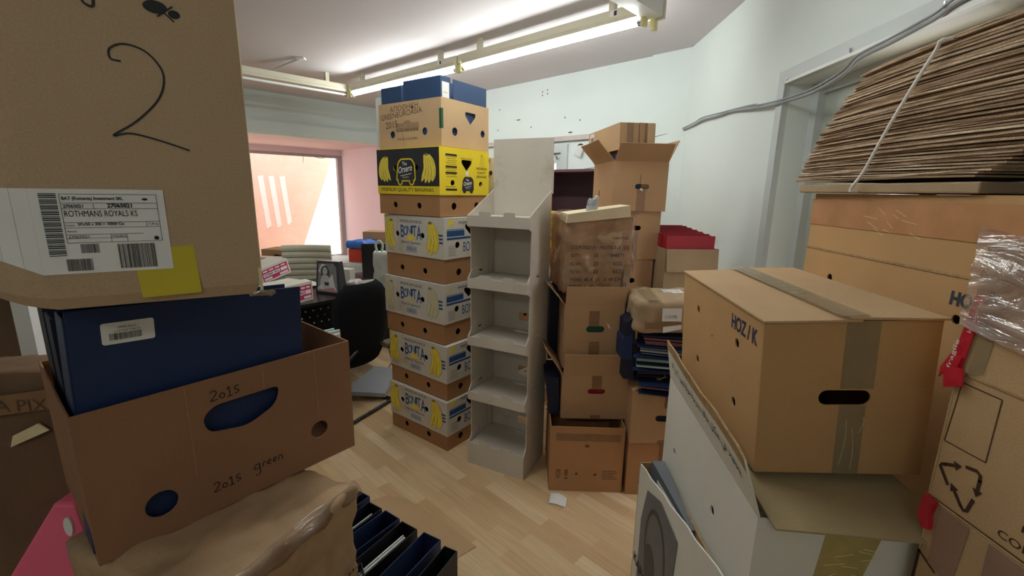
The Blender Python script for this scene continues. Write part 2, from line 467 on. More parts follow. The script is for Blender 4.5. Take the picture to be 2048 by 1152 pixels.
# marks and screw holes on the back wall
mk = MB()
for (x, y, z) in [(.31,5.516,2.612),(.364,5.463,2.622),(.311,5.515,2.575),(.366,5.462,2.583),(-.19,6.01,2.49),(-.21,6.03,2.25),(.555,5.278,2.303),(.702,5.135,2.258),(.194,5.629,2.241)]:
    u = (Vector((x, y, 0)) - PB).dot(Ub)
    mk.prism([circle(u, z, .007, 10, 1.3)], 0, .0012, INK_F, M)
for (x, y, z, a, b) in [(.614,5.22,2.14,.03,.008),(.043,5.775,2.341,.035,.006)]:
    u = (Vector((x, y, 0)) - PB).dot(Ub); mk.prism([circle(u, z, a, 10, b/a)], 0, .001, INK_F, M)
# hole with a rag of insulation
u = (Vector((.72, 5.12, 0)) - PB).dot(Ub)
mk.prism([circle(u, 1.965, .05, 16)], 0, .001, INK, M)
o = mk.build('wall_marks'); o['kind'] = 'structure'
m = MB()
for k in range(7):
    m.tube(smoothpts([(u-.02+.012*k, 1.99, .01), (u-.03+.014*k, 1.95, .03), (u-.05+.012*k, 1.90-.006*k, .03)], 4), .008, PAPER, M, n=5)
tag(m.build('insulation_rag'), 'tuft of white rag stuffed in a hole in the back wall', 'rag')

# window wall: upper wall, beam, then the bay with the shop window
Uw = BX
PW = C0 - BX * 4.6
M = wallM(PW, Uw)
m = MB(); m.box((0, 2.20, -.25), (4.9, H_C + .05, -.02), WALL, M); m.box((0, 0, -.25), (1.7, 2.3, -.02), WALL, M); struct(m, 'wall_window_side')
m = MB(); m.box((0, 2.204, -.26), (4.64, 2.37, .03), WALL, M); struct(m, 'trim_3')
# bay: soffit, glass wall 1.81 m further out
Q = PB - BX * 5.2
Mq = wallM(Q, Uw)
m = MB()
m.hexa([tuple(v) for v in [PW + Vector((0,0,2.204)) + AX*.1, C0 + BX*.05 + Vector((0,0,2.204)) + AX*.1, PB + BX*.05 + Vector((0,0,2.204)), PB - BX*4.6 + Vector((0,0,2.204)),
        PW + Vector((0,0,2.30)) + AX*.1, C0 + BX*.05 + Vector((0,0,2.30)) + AX*.1, PB + BX*.05 + Vector((0,0,2.30)), PB - BX*4.6 + Vector((0,0,2.30))]], PINKW)
struct(m, 'ceiling_bay')
m = MB()
m.box((.4, 2.10, -.10), (5.2, 2.22, 0), PINKW, Mq)
m.box((.4, 0, -.10), (5.2, .12, 0), PINKW, Mq)
m.box((.0, 0, -.10), (.7, 2.22, 0), PINKW, Mq); struct(m, 'wall_bay')
ALU = mat('grey_aluminium', (168, 164, 166), .4, .05, 5, metal=.4)
m = MB()
m.prism([rect(.7, .12, 5.19, 2.10), rect(.78, .2, 5.10, 2.05)], -.08, -.0, ALU, Mq)
m.box((3.0, .12, -.07), (3.06, 2.1, -.01), ALU, Mq)
w1 = struct(m, 'window_1')
m = MB(); m.box((.72, .15, -.045), (5.15, 2.08, -.04), GLASS, Mq); m.build('pane', w1)
m = MB(); m.tube([(4.2, 2.06, .01), (4.45, 2.09, .04), (4.75, 2.03, .05), (4.9, 2.06, .02)], .006, GREYC, Mq, n=5); m.tube([(4.45,2.08,.03),(4.43,1.93,.04)], .005, GREYC, Mq, n=5)
m.build('loose_wire', w1)
# left and rear walls closing the room
def plainwall(a, b, name, th=.12, z0=0, z1=H_C + .05):
    a = Vector((a[0], a[1], 0)); b = Vector((b[0], b[1], 0)); Mx = wallM(a, b - a); L_ = (b - a).length
    m = MB(); m.box((0, z0, -th), (L_, z1, 0), WALL, Mx); return struct(m, name)
plainwall((-3.3, -2.5), (-5.2, 4.75), 'wall_left')
plainwall((1.7, -2.5), (-3.4, -2.5), 'wall_rear')

# outside: salmon rendered wing wall with a raking edge, street beyond
SALM = mat('salmon_render', (238, 192, 172), .9, .05, 3, bump=.3, bscale=120, stain=(240, 206, 190))
SALM_L = mat('pale_patch_render', (250, 226, 220), .9, .04, 5)
Qs = PB + AX * 1.5 - BX * 5.0
Ms = wallM(Qs, Uw)
def us(x, y): return (Vector((x, y, 0)) - Qs).dot(Uw)
m = MB()
r1 = us(-4.097, 10.457); r2 = us(-4.62, 9.92)
slope = (r1 - r2) / (2.125 - .247)
m.prism([[(us(-8.5, 6.2), -.3), (r2 - slope * .55, -.3), (r1 + slope * 1.3, 3.4), (us(-8.5, 6.2), 3.4)]], -.3, 0, SALM, Ms)
tag(m.build('rendered_wing_wall'), 'salmon wall with a raking edge standing outside the big window', 'wall')
m = MB()
for x, y, l in ((-5.146, 9.378, .0), (-5.00, 9.52, .0), (-4.85, 9.67, .06)):
    uu = us(x, y)
    m.prism([[(uu - .055, 1.70), (uu + .05, 1.72), (uu + .12, .70 + l), (uu + .03, .64 + l)]], 0, .006, SALM_L, Ms)
tag(m.build('pale_patches'), 'three pale upright patches painted on the salmon wall outside', 'paint')
m = MB()
far = wallM(Qs + AX * 9 - BX * 4, Uw)
PALEB = mat('pale_street_building', (254, 253, 255), .9, .02, 2)
m.box((0, 0, -1), (14, 4.2, 0), PALEB, far)
DG = mat('hazy_grey_metal', (214, 216, 224), .6)
m.box((0, 1.05, 0), (14, 1.12, .05), DG, far); m.box((9.3, 1.6, 0), (9.45, 2.4, .05), DG, far); m.box((8.6, .6, 0), (8.68, 1.05, .05), DG, far)
tag(m.build('street_building'), 'washed out pale building across the street beyond the window', 'building')

# right wall with the recessed door and its glazed side light
PR = CK - Vector((math.sin(R(2)), math.cos(R(2)), 0)) * 7.2
Ur = Vector((-math.sin(R(2)), -math.cos(R(2)), 0))   # from far corner towards the camera; u x up faces the room (-x)
M = wallM(CK, Ur)
ud = 4.32 - 2.60
m = MB()
m.prism([rect(-.1, -.02, 7.2, H_C + .05), rect(ud, -.03, ud + 3.0, 2.085)], -.22, 0, WALL, M)
struct(m, 'wall_right')
m = MB()
m.prism([[(ud - .075, 0), (ud - .075, 2.16), (ud + 3.07, 2.16), (ud + 3.07, 0), (ud, 0), (ud, 2.085), (ud + 3.0, 2.085)][0:0] or
         [(ud - .075, 0), (ud, 0), (ud, 2.085), (ud + 3.0, 2.085), (ud + 3.0, 0), (ud + 3.07, 0), (ud + 3.07, 2.16), (ud - .075, 2.16)]], 0, .028, GREYF, M)
m.box((ud - .012, 0, .028), (ud + .004, 2.10, .036), GREYF, M); m.box((ud - .012, 2.085, .028), (ud + 3.0, 2.10, .036), WHITEM, M)
m.box((ud, 0, -.22), (ud + .06, 2.085, -.12), GREYF, M); m.box((ud, 2.03, -.22), (ud + 3.0, 2.085, -.14), GREYF, M)
m.box((ud+1.02, 0, -.22), (ud + 1.1, 2.085, -.12), WHITEM, M)
d1 = struct(m, 'door_1')
m = MB(); m.box((ud + .06, 0, -.2), (ud + .52, 2.04, -.16), mat('pale_green_door_paint', (176, 184, 176), .5, .04, 2), M); m.build('door_leaf', d1)
m = MB(); m.box((ud + 1.1, 0, -.2), (ud + 3.0, 2.04, -.16), mat('pale_green_door_paint', (176, 184, 176)), M); m.build('door_leaf', d1)
m = MB(); m.box((ud + .52, .1, -.19), (ud + 1.05, 2.04, -.185), GLASS, M); m.box((ud+.50, 0, -.2), (ud+.56, 2.04, -.15), WHITEM, M); m.build('glazed_panel', d1)
# daylight outside this door comes from the sky; hooks over the door
for i, (x, y, z) in enumerate([(1.462, 2.1, 2.10), (1.447, 1.655, 2.115), (1.479, 2.581, 2.092)]):
    m = MB(); m.tube([(x, y, z), (x-.03, y, z)], .004, STEEL, n=6); m.tube([(x-.03, y, z), (x-.035, y, z+.012), (x-.035, y, z+.02)], .004, STEEL, n=6)
    m.tube([(x-.001, y, z), (x-.006, y, z)], .009, STEEL, n=8)
    tag(m.build('cable_hook'), ['steel screw hook above the door, middle one on its head trim', 'steel screw hook above the door, nearest the camera', 'steel screw hook at the far corner of the door trim'][i], 'hook')
pts = [(1.53,4.30,2.066),(1.515,4.0,2.07),(1.50,3.81,2.08),(1.49,3.52,2.065),(1.485,3.27,2.058),(1.46,2.85,2.01),(1.44,2.585,1.99),(1.435,2.33,1.989),(1.43,2.126,2.02),(1.425,2.03,2.06),(1.415,1.865,2.07),(1.41,1.757,2.08),(1.405,1.662,2.09),(1.40,1.582,2.11),(1.395,1.3,2.14)]
m = MB(); m.tube(smoothpts(pts, 5), .008, GREYC, n=8)
pts2 = [(p[0]-.008, p[1], p[2]+.014) for p in pts]; m.tube(smoothpts(pts2[:4] + [(1.48,3.0,2.05)] + pts2[5:], 5), .005, GREYC, n=6)
tag(m.build('power_cable', smooth=True), 'pair of grey cables sagging along the right wall over the door', 'cable')
m = MB(); m.tube(smoothpts([(1.53,4.30,2.066),(1.2,4.6,1.98),(1.0,4.8,1.80),(.75,5.02,1.74)], 6), .004, GREYC, n=6)
tag(m.build('thin_wall_wire', smooth=True), 'thin grey wire hanging across the back wall above the bookcase', 'wire')

# ------------------------------------------------------------------ fluorescent fittings
TUBE_ON = emit('lit_fluorescent_tube', TUBE_COLOR, TUBE_POWER)
TUBE_OFF = mat('unlit_fluorescent_tube', (232, 234, 232), .25, .02, 4)
def batten(a, b, lit, label, open_end=False):
    a = Vector(a); b = Vector(b); L_ = (b - a).length
    M = wallM(a, b - a)
    e = empty('fluorescent_batten', (0,0,0), label=label, cat='light')
    e.matrix_world = M
    m = MB(); m.prism([[(-.026, .030), (.026, .030), (.030, .050), (.034, .058), (.034, .105), (-.034, .105), (-.034, .058), (-.030, .050)]], -.0, L_, CREAM, Matrix(((0,0,1,0),(0,1,0,0),(1,0,0,0),(0,0,0,1))))
    m.build('housing', e)
    for x in (.25, L_ - .25):
        m = MB(); m.box((x - .02, .105, -.02), (x + .02, .2, .02), CREAM); m.build('ceiling_bracket', e)
    for x in (.02, L_ - .02):
        m = MB(); m.box((x - .012, -.03, -.026), (x + .012, .05, .026), CREAM_Y); m.box((x-.02, .035, -.036), (x+.02, .06, .036), CREAM_Y)
        m.build('lamp_holder', e, bevel=.004)
    m = MB(); m.tube([(.035, 0, 0), (L_ - .035, 0, 0)], .019 if lit else .014, TUBE_ON if lit else TUBE_OFF, n=14)
    for x in (.03, L_ - .03): m.tube([(x, 0, 0), (x + (.03 if x < 1 else -.03), 0, 0)], .021 if lit else .016, STEEL, n=14)
    m.build('tube', e, smooth=False)
    m = MB(); m.box((L_ * .86, .062, .034), (L_ * .86 + .05, .098, .0355), PAPER); m.box((L_*.86+.03, .066, .0355), (L_*.86+.05, .094, .0365), DARK); m.build('rating_label', e)
    return e
T0 = Vector((-1.91, 5.55, 2.55)); T1 = Vector((-.496, 4.32, 2.55)); T2 = Vector((.827, 3.08, 2.55))
dT = (T2 - T0).normalized(); pT = Vector((-.697, -.717, 0))
batten(T0 + dT * .03, T1 - dT * .01, True, 'lit fluorescent batten behind the tall banana box stack')
batten(T1 + dT * .01, T2 - dT * .02, True, 'lit fluorescent batten nearest the right wall')
batten(T0 - dT*.03, T0 - dT*.03 + pT * 1.85, False, 'unlit fluorescent batten running along the window beam')
batten(T0 - dT*.03 + pT * 1.87, T0 - dT*.03 + pT * 3.7, False, 'unlit fluorescent batten above the tall carton at left')
# corner box and the run of fittings that comes back over the viewer
M = wallM(T2 - pT*.02, pT)
m = MB(); m.box((-.05, .02, -.055), (.62, .12, .055), WHITEM); m.box((-.058, .01, -.06), (-.03, .13, .06), CREAM); m.box((.1,.12,-.02),(.14,.2,.02), CREAM); m.box((-.06,-.045,-.01),(-.02,.03,.02), CREAM_Y)
o = m.build('trunking_corner', M=None); o.matrix_world = M; tag(o, 'white metal trunking box turning the corner of the ceiling lights', 'trunking')
batten(T2 + pT * .66, T2 + pT * 2.45, True, 'lit fluorescent batten overhead, coming back from the trunking corner')
batten((-.2, -1.5, 2.55), (-1.05, -1.5, 2.55), True, 'short unseen fluorescent batten added behind the viewer to brighten the foreground boxes')  # invented fitting, added as fill light for the foreground boxes
m = MB(); m.tube([(-2.612,5.157,2.70), (-2.133,4.818,2.742)], .012, WHITEM, n=8); m.box((-2.17,4.80,2.735),(-2.09,4.86,2.75), WHITEM)
tag(m.build('ceiling_rod'), 'short white rod hanging at an angle from the ceiling', 'rod')

# ------------------------------------------------------------------ carton builders
T = .004
def carton(name, label, loc, yaw, dims, mt, rx=0, ry=0, holes=None, top='closed', flaps=None, flap_len=None, inner=None, group=None, cat='cardboard box', bottom=True, bevel=0.0):
    """holes: {side: [loops in face coordinates]}; top 'closed' (two flaps meeting), 'open' or 'none'
    flaps: {side: (angle, length)} angle 0 = standing straight up, + leans outwards"""
    w_, d_, h_ = dims; holes = holes or {}
    e = empty(name, loc, yaw, rx, ry, label, cat, group)
    m = MB()
    for s in ('front', 'left', 'right', 'back'):
        F = face_matrix(s, w_, d_, h_)
        L_ = w_ if s in ('front', 'back') else d_
        ins = 0 if s in ('front', 'back') else T
        m.prism([rect(ins, 0, L_ - ins, h_)] + holes.get(s, []), -T, 0, mt, F)
    if bottom: m.box((T, T, 0), (w_ - T, d_ - T, T), mt)
    m.build('body', e, bevel=bevel)
    if top == 'closed':
        long_x = w_ < d_
        F = face_matrix('top', w_, d_, h_)
        for k in (0, 1):
            m = MB()
            if long_x: m.box((0 if k == 0 else w_/2 + .001, 0, h_), (w_/2 - .001 if k == 0 else w_, d_, h_ + T), mt)
            else: m.box((0, 0 if k == 0 else d_/2 + .001, h_), (w_, d_/2 - .001 if k == 0 else d_, h_ + T), mt)
            m.build('flap', e)
    if flaps:
        for s, spec in flaps.items():
            ang, fl = spec[0], spec[1]; bend = spec[2] if len(spec) > 2 else 0
            L_ = w_ if s in ('front', 'back') else d_
            F = face_matrix(s, w_, d_, h_) @ Matrix.Translation((0, h_, 0)) @ Matrix.Rotation(R(ang), 4, 'X')
            m = MB()
            n = 5; g = 6; rows = []
            for i in range(n + 1):
                t = i / n
                for j in range(g + 1):
                    q = j / g
                    rows.append((t, q))
            vs = []
            for side in (0, -T):
                for t, q in rows:
                    zz = side + bend * math.sin(t * math.pi / 2) ** 2 * (1 - abs(q - .5))
                    vs.append((.003 + .003 * t + (L_ - .006 - .006 * t) * q, t * fl, zz))
            fs = []; k = (n+1)*(g+1)
            for i in range(n):
                for j in range(g):
                    a = i*(g+1)+j; b = a+1; c = b+g+1; dd = a+g+1
                    fs += [(a, b, c, dd), (k+dd, k+c, k+b, k+a)]
            for i in range(n):
                a = i*(g+1); fs.append((a, a+g+1, k+a+g+1, k+a)); a += g; fs.append((a+g+1, a, k+a, k+a+g+1))
            a0 = n*(g+1)
            for j in range(g): fs.append((a0+j, a0+j+1, k+a0+j+1, k+a0+j)); fs.append((j+1, j, k+j, k+j+1))
            m.add(vs, fs, mt, F)
            m.build('flap', e)
    return e

def tape(e, dims, side, x0, y0, x1, y1, mt=None, name='tape', z=.0012):
    m = MB(); F = face_matrix(side, *dims)
    n = 8; jit = lambda: random.uniform(-.0015, .0015)
    if abs(x1-x0) < abs(y1-y0):
        loop = [(x0 + jit(), y0 + (y1-y0)*i/n) for i in range(n+1)] + [(x1 + jit(), y1 - (y1-y0)*i/n) for i in range(n+1)]
        loop = loop[::-1]
    else:
        loop = [(x0 + (x1-x0)*i/n, y0 + jit()) for i in range(n+1)] + [(x1 - (x1-x0)*i/n, y1 + jit()) for i in range(n+1)]
    m.prism([loop], .0002, z, mt or TAPE, F)
    return m.build(name, e)

def binder(name, label, loc, yaw, rx=0, ry=0, cloth=None, width=.075, depth=.285, height=.318, papers=.4, spine_label=True, group=None, splay=0.0, ring=True, cat='binder', parent=None, seed=0):
    """lever arch file: spine at local y=0 facing -y, covers run to +y; width along x"""
    cloth = cloth or NAVY
    e = empty(name, loc, yaw, rx, ry, label, cat, group)
    if parent is not None: e.parent = parent
    th = .003; m = MB()
    m.box((0, 0, 0), (width, th, height), cloth)
    for k in (0, 1):
        x = 0 if k == 0 else width - th
        s = -splay if k == 0 else splay
        m.hexa([(x,th,0),(x+th,th,0),(x+th+s,depth,0),(x+s,depth,0),(x,th,height),(x+th,th,height),(x+th+s,depth,height),(x+s,depth,height)], cloth)
    m.build('cover', e)
    m = MB()   # steel edging and finger ring
    for x in (0, width - th): m.box((x - .0008, th, -.0005), (x + th + .0008, depth * .55, .004), STEEL)
    if ring: 
        pts = [(width/2 + .013 * math.cos(a * math.pi / 6), -.001, height * .22 + .013 * math.sin(a * math.pi / 6)) for a in range(13)]
        m.tube(pts, .0025, STEEL, n=6)
    m.build('finger_ring', e)
    if spine_label:
        m = MB(); m.box((width*.14, -.0008, height*.38), (width*.86, 0, height*.92), PAPER)
        for i in range(5): m.box((width*.25, -.0012, height*(.45+.08*i)), (width*.7, -.0009, height*(.455+.08*i)), INK_F)
        m.build('spine_label', e)
    if papers > 0:
        r = random.Random(seed); m = MB(); pw = width * papers
        x0 = width * .15
        n = 5
        for i in range(n):
            xx = x0 + pw * i / n; o = r.uniform(0, .02)
            m.box((xx, .02 + o, .006), (xx + pw / n - .0015, .22 + o, height - .02 - r.uniform(0, .03)), [PAPER, TEAL, PAPER, MAT_PAPER2, PAPER][i])
        m.build('papers', e)
    return e
MAT_PAPER2 = mat('cool_white_paper', (198, 206, 210), .8, .05, 10)

def banana_shape(tx, ty, L_, wd, bow, lean):
    """outline of one banana hanging from its stem at tx, ty"""
    n = 12; A = []; B = []; mid = []
    for i in range(n + 1):
        t = i / n
        x = tx + lean * t + bow * math.sin(t * math.pi); y = ty - L_ * t
        dx = lean + bow * math.pi * math.cos(t * math.pi); dy = -L_; q = math.hypot(dx, dy); nx, ny = -dy / q, dx / q
        hw = wd / 2 * (.28 + .72 * min(1, t / .22)) * (1 if t < .72 else max(.16, math.cos((t - .72) / .28 * 1.42)))
        A.append((x + nx * hw, y + ny * hw)); B.append((x - nx * hw, y - ny * hw)); mid.append((x + nx * hw * .25, y + ny * hw * .25))
    return (A + B[::-1])[::-1], mid[2:-1]
def banana_bunch(mb, cx, cy, L_, F, fill, line, flip=1, n=3):
    """flip 1: bows to the left of its stem; bananas fan out below one stem"""
    ty = cy + L_ * .5; tx = cx + flip * L_ * .03
    for k in range(n):
        sp = (k - (n - 1) / 2)
        args = (tx + sp * L_ * .085, ty, L_ * (1 - .05 * abs(sp)), L_ * .205, -flip * L_ * .15, sp * L_ * .10)
        o, md_ = banana_shape(args[0], args[1] + L_*.006, args[2] * 1.015, args[3] * 1.14, args[4], args[5])
        flat(mb, o, line, F, z=.0005 + .0003 * k)
        o, md_ = banana_shape(*args)
        flat(mb, o, fill, F, z=.0006 + .0003 * k); stroke(mb, md_, L_ * .012, line, F, z=.0007 + .0003 * k)
    flat(mb, rect(tx - L_*.07, ty - L_*.03, tx + L_*.07, ty + L_*.05), line, F, z=.0018)

W_, D_ = .40, .50
HEART = lambda x, y, s=1.0: rpoly([(x-.045*s, y+.028*s), (x-.045*s, y+.008*s), (x-.003*s, y-.034*s), (x+.003*s, y-.034*s), (x+.045*s, y+.008*s), (x+.045*s, y+.028*s)], .012*s)

def banana_box(label, loc, yaw, hb, lid_z, lid_h, style, group=None):
    """telescopic banana box: brown base, printed lid over it. front = 40 cm end, left = 50 cm side"""
    e = carton('banana_box', label, loc, yaw, (W_, D_, hb), KRAFT_R, top='none', group=group, cat='banana box',
               holes={'front': [circle(.11, .055, .02), circle(.30, .055, .02), circle(.095, lid_z + .075, .024), circle(.32, lid_z + .075, .024), HEART(.20, lid_z + .160, 1.15)],
                      'left': [circle(.14, .055, .017), circle(.34, .055, .017), circle(.155 if style == 'orsero' else .112, lid_z + (.145 if style == 'orsero' else .118), .021), circle(.33, lid_z + (.145 if style == 'orsero' else .12), .021)]})
    e.children[0].name = 'base'
    g = .005
    lm = {'bonita': WHITEB, 'pale': WHITEB, 'orsero': YELLOW}[style]
    lw, ld = W_ + 2*g, D_ + 2*g
    lid = MB(); tz = lid_z
    B = Matrix.Translation((-g, -g, tz))
    hs = {'front': [circle(.10, .075, .018), circle(.325, .075, .018), HEART(.205, .160, .95)], 'left': [circle(.117, .118, .016), circle(.335, .12, .016)]}
    if style == 'orsero': hs['left'] = [circle(.16, .145, .016), circle(.335, .145, .016)]; hs['front'] = [circle(.10, .065, .016), circle(.337, .062, .016), HEART(.215, .165, .95)]
    for s in ('front', 'left', 'right', 'back'):
        L_ = lw if s in ('front', 'back') else ld; ins = 0 if s in ('front', 'back') else T
        lid.prism([rect(ins, 0, L_-ins, lid_h)] + hs.get(s, []), -T, 0, lm, B @ face_matrix(s, lw, ld, lid_h))
    lid.prism([rect(0, 0, lw, ld), rect(.1, .13, lw-.1, ld-.13)], lid_h, lid_h + T, lm, B)
    lo = lid.build('lid', e)
    pr = MB(); F = B @ face_matrix('left', lw, ld, lid_h); G = B @ face_matrix('front', lw, ld, lid_h)
    if style in ('bonita', 'pale'):
        bf = BANANA if style == 'bonita' else BANANA_P
        bl_ = BANANA_D if style == 'bonita' else mat('banana_outline_print', (150, 146, 120), .7)
        flat(pr, rect(.012, .10, .05, .115), BLUEP, F); flat(pr, rect(.012, .085, .05, .095), BLUEP, F); flat(pr, rect(.012, .12, .05, .128), BLUEP, F)
        banana_bunch(pr, .060, .11, .165, F, bf, bl_, 1)
        banana_bunch(pr, .405, .105, .175, F, bf, bl_, -1)
        for yy in (.085, .105, .125): flat(pr, rect(.455, yy, .498, yy + .011), BLUEP, F)
        text(pr, 'PREMIUM PACK', .145, .185, .19, .017, BLUEN if style=='bonita' else BLUEN, F, bold=.01)
        for ch, x, w2, y, hh in (('B', .148, .032, .100, .072), ('O', .178, .030, .112, .054), ('N', .207, .034, .122, .048), ('I', .240, .014, .122, .048), ('T', .252, .034, .112, .060), ('A', .286, .042, .094, .078)):
            text(pr, ch, x, y, w2, hh, BLUEP, F, bold=.012)
        sun = [(.236 + .034*math.cos(a*math.pi/10), .088 + .030*math.sin(a*math.pi/10)) for a in range(11)]
        flat(pr, sun, bf, F, z=.0009)
        for a in range(9):
            an = math.pi * (a + .5) / 9; c, s = math.cos(an), math.sin(an)
            flat(pr, [(.236+.038*c-.003*s, .088+.034*s+.003*c), (.236+.038*c+.003*s, .088+.034*s-.003*c), (.236+.052*c, .088+.046*s)][::-1] if False else
                 [(.236+.038*c+.003*s, .088+.034*s-.003*c), (.236+.052*c, .088+.046*s), (.236+.038*c-.003*s, .088+.034*s+.003*c)], bf, F, z=.0009)
        text(pr, 'PREMIUM  BANANAS', .152, .066, .165, .013, BLUEN, F)
        flat(pr, rect(.19, .022, .288, .052), PAPER, F, z=.0006); stroke(pr, [(.19,.022),(.288,.022),(.288,.052),(.19,.052),(.19,.022)], .002, BLUEP, F, z=.0009)
        barcode(pr, .195, .026, .088, .022, BLUEP, F, 3)
        flat(pr, [(.01, .165), (.05, .212), (.012, .212)][::1], bf, F)
        for i in range(4): flat(pr, rect(.02, .014 + .008*i, .075, .0165 + .008*i), mat('grey_small_print', (150, 150, 146), .8), F)
        # end panel
        flat(pr, [(.02, .165), (.085, .212), (.03, .212)], bf, G)
        flat(pr, rect(.018, .124, .155, .156), BLUEP, G); flat(pr, rect(.255, .124, .40, .156), BLUEP, G); flat(pr, rect(.018, .160, .155, .163), BLUEP, G); flat(pr, rect(.255, .160, .40, .163), BLUEP, G)
        flat(pr, rect(.018, .106, .40, .118), BLUEP, G)
        text(pr, 'PREMIUM PACK', .11, .188, .20, .016, BLUEN, G, bold=.01)
        text(pr, 'BONITA', .145, .034, .16, .055, BLUEP, G)
        flat(pr, [(.225 + .03*math.cos(a*math.pi/8), .008 + .024*math.sin(a*math.pi/8)) for a in range(9)], bf, G, z=.0009)
        for i in range(6): flat(pr, rect(.03, .018 + .01*i, .09 - .01*(i%2), .0215 + .01*i), mat('grey_small_print', (150,150,146), .8), G)
    else:
        pr.prism([rect(.0, .046, ld, lid_h)] + hs['left'], .0002, .0005, BLACKP, F)
        # cut the two vent holes again as dark discs is unnecessary: the lid holes sit behind the black field
        text(pr, 'PREMIUM QUALITY BANANAS', .035, .012, .43, .024, INK, F, bold=.02)
        banana_bunch(pr, .075, .135, .14, F, BANANA, BANANA_D, 1, 4)
        banana_bunch(pr, .42, .135, .15, F, BANANA, BANANA_D, -1, 4)
        def van(G_, cx, cy, s, ol, body, words):
            out = rpoly([(cx-.08*s, cy-.055*s), (cx-.065*s, cy+.045*s), (cx-.04*s, cy+.07*s), (cx+.055*s, cy+.07*s), (cx+.08*s, cy+.04*s), (cx+.085*s, cy-.055*s)], .02*s)
            inn = rpoly([(cx-.07*s, cy-.047*s), (cx-.056*s, cy+.04*s), (cx-.035*s, cy+.062*s), (cx+.05*s, cy+.062*s), (cx+.072*s, cy+.036*s), (cx+.077*s, cy-.047*s)], .018*s)
            for q in (-.045, .05): flat(pr, circle(cx+q*s, cy-.055*s, .022*s, 16), ol, G_, z=.0007)
            flat(pr, out, ol, G_, z=.0007); flat(pr, inn, body, G_, z=.0010)
            for q in (-.045, .05): flat(pr, circle(cx+q*s, cy-.055*s, .013*s, 14), body, G_, z=.0012)
            text(pr, 'The', cx-.025*s, cy+.032*s, .04*s, .02*s, words, G_, z=.0014, bold=.02)
            text(pr, 'Orsero', cx-.055*s, cy-.012*s, .115*s, .036*s, words, G_, z=.0014, bold=.02, shear=.3, rot=8)
            text(pr, 'QUALITY', cx-.025*s, cy-.038*s, .055*s, .011*s, words, G_, z=.0014)
            stroke(pr, [(cx-.04*s, cy-.024*s), (cx+.05*s, cy-.012*s)], .004*s, words, G_, z=.0014)
        van(F, .245, .125, 1.0, YELLOW, BLACKP, PAPER)
        van(G, .222, .058, .62, BLACKP, BLACKP, PAPER)
        text(pr, 'PREMIUM', .298, .142, .09, .015, INK, G, bold=.02); text(pr, 'QUALITY', .305, .120, .076, .015, INK, G, bold=.02); text(pr, 'BANANAS', .300, .098, .086, .015, INK, G, bold=.02)
        banana_bunch(pr, .345, .188, .07, G, YELLOW, BANANA_D, -1, 4)
        text(pr, 'www.orsero.it', .165, .195, .10, .010, BANANA_D, G)
        flat(pr, rect(.203, .108, .227, .13), PAPER, G, z=.0016)
        for y in (.212, .15, .118, .03): flat(pr, slot(.09, y, .09, .01, 4)[::1], INK, G)
        for i in range(16):
            y = .202 - .0105 * i
            if any(abs(y - q) < .008 for q in (.212, .15, .118, .03)) or (abs(y - .075) < .022): continue
            flat(pr, rect(.045 + .008*(i % 3), y, .135 - .01*(i % 2), y + .003), BANANA_D, G)
    pr.build('printed_artwork', lo)
    return e

# ------------------------------------------------------------------ the tall banana box stack
YW = 53
zs = [0, .31, .64, .99, 1.355, 1.725]
lid0 = [.095, .105, .12, .135, .115]; lidh = [.212, .222, .227, .227, .245]
def near(z): f = z / 2.0; return (-.36 - .03*f, 2.375 + .1*f)
names = ['banana box of the tall stack, standing on the floor', 'banana box of the tall stack, second from the floor',
         'pale faded banana box in the middle of the tall stack', 'bright banana box under the black and yellow one',
         'black and yellow banana box near the top of the tall stack']
styles = ['bonita', 'bonita', 'pale', 'bonita', 'orsero']
for i in range(5):
    hb = zs[i+1] - zs[i] - .005 - T
    x, y = near(zs[i])
    lz = lid0[i] - 0; lh = hb - lz + .001
    e = banana_box('white and blue ' * (i in (0, 1)) + names[i], (x + [0, .004, -.004, .006, -.012][i], y + [.0, .003, .006, 0, -.005][i], zs[i]), YW + [0, -.6, .5, -.4, 1.0][i], hb, lz, lh, styles[i], 'banana boxes in the tall stack')
# open box on top with binders
x, y = near(1.72)
dd = (.40, .50, .245)
cz = 1.727
e = carton('open_banana_box', 'open brown banana box with marker writing on top of the tall stack', (x, y + .03, cz), YW + 2, dd, KRAFT_L, top='none', cat='banana box', group='banana boxes in the tall stack',
           holes={'front': [HEART(.235, .168, 1.0), circle(.105, .082, .022), circle(.345, .094, .020)], 'left': [circle(.115, .075, .020), circle(.375, .08, .020)]})
m = MB(); F = face_matrix('left', *dd)
text(m, 'ΑΠΟΘΗΚΗ', .10, .195, .23, .030, INK_F, F, rot=3); text(m, 'GREENEUROASIA', .02, .155, .34, .030, INK_F, F, rot=4); text(m, '2015', .06, .108, .10, .036, INK_F, F, rot=4)
text(m, 'HEX', .215, .130, .05, .016, INK_F, F)
for y0 in (.088, .112): stroke(m, [(.145,y0),(.335,y0),(.335,y0+.018),(.145,y0+.018),(.145,y0)], .0018, INK_F, F)
text(m, 'PREMIUM BANANAS', .15, .115, .18, .011, INK_F, F); barcode(m, .15, .091, .18, .012, INK_F, F, 9)
text(m, 'Product of COLOMBIA', .16, .042, .16, .012, INK_F, F)
stroke(m, [(.20, .08), (.205, .05), (.21, .01)], .002, INK_F, F)
m.build('handwriting', e)
m = MB(); F2 = face_matrix('front', *dd); m.prism([rect(.0, .09, .014, .19)], .0003, .0012, GREENP, F2); m.prism([rect(.486, .09, .50, .19)], .0003, .0012, GREENP, F); m.build('green_corner_tape', e)
Mx = e.matrix_world
rot = Matrix.Rotation(R(YW + 2), 4, 'Z')
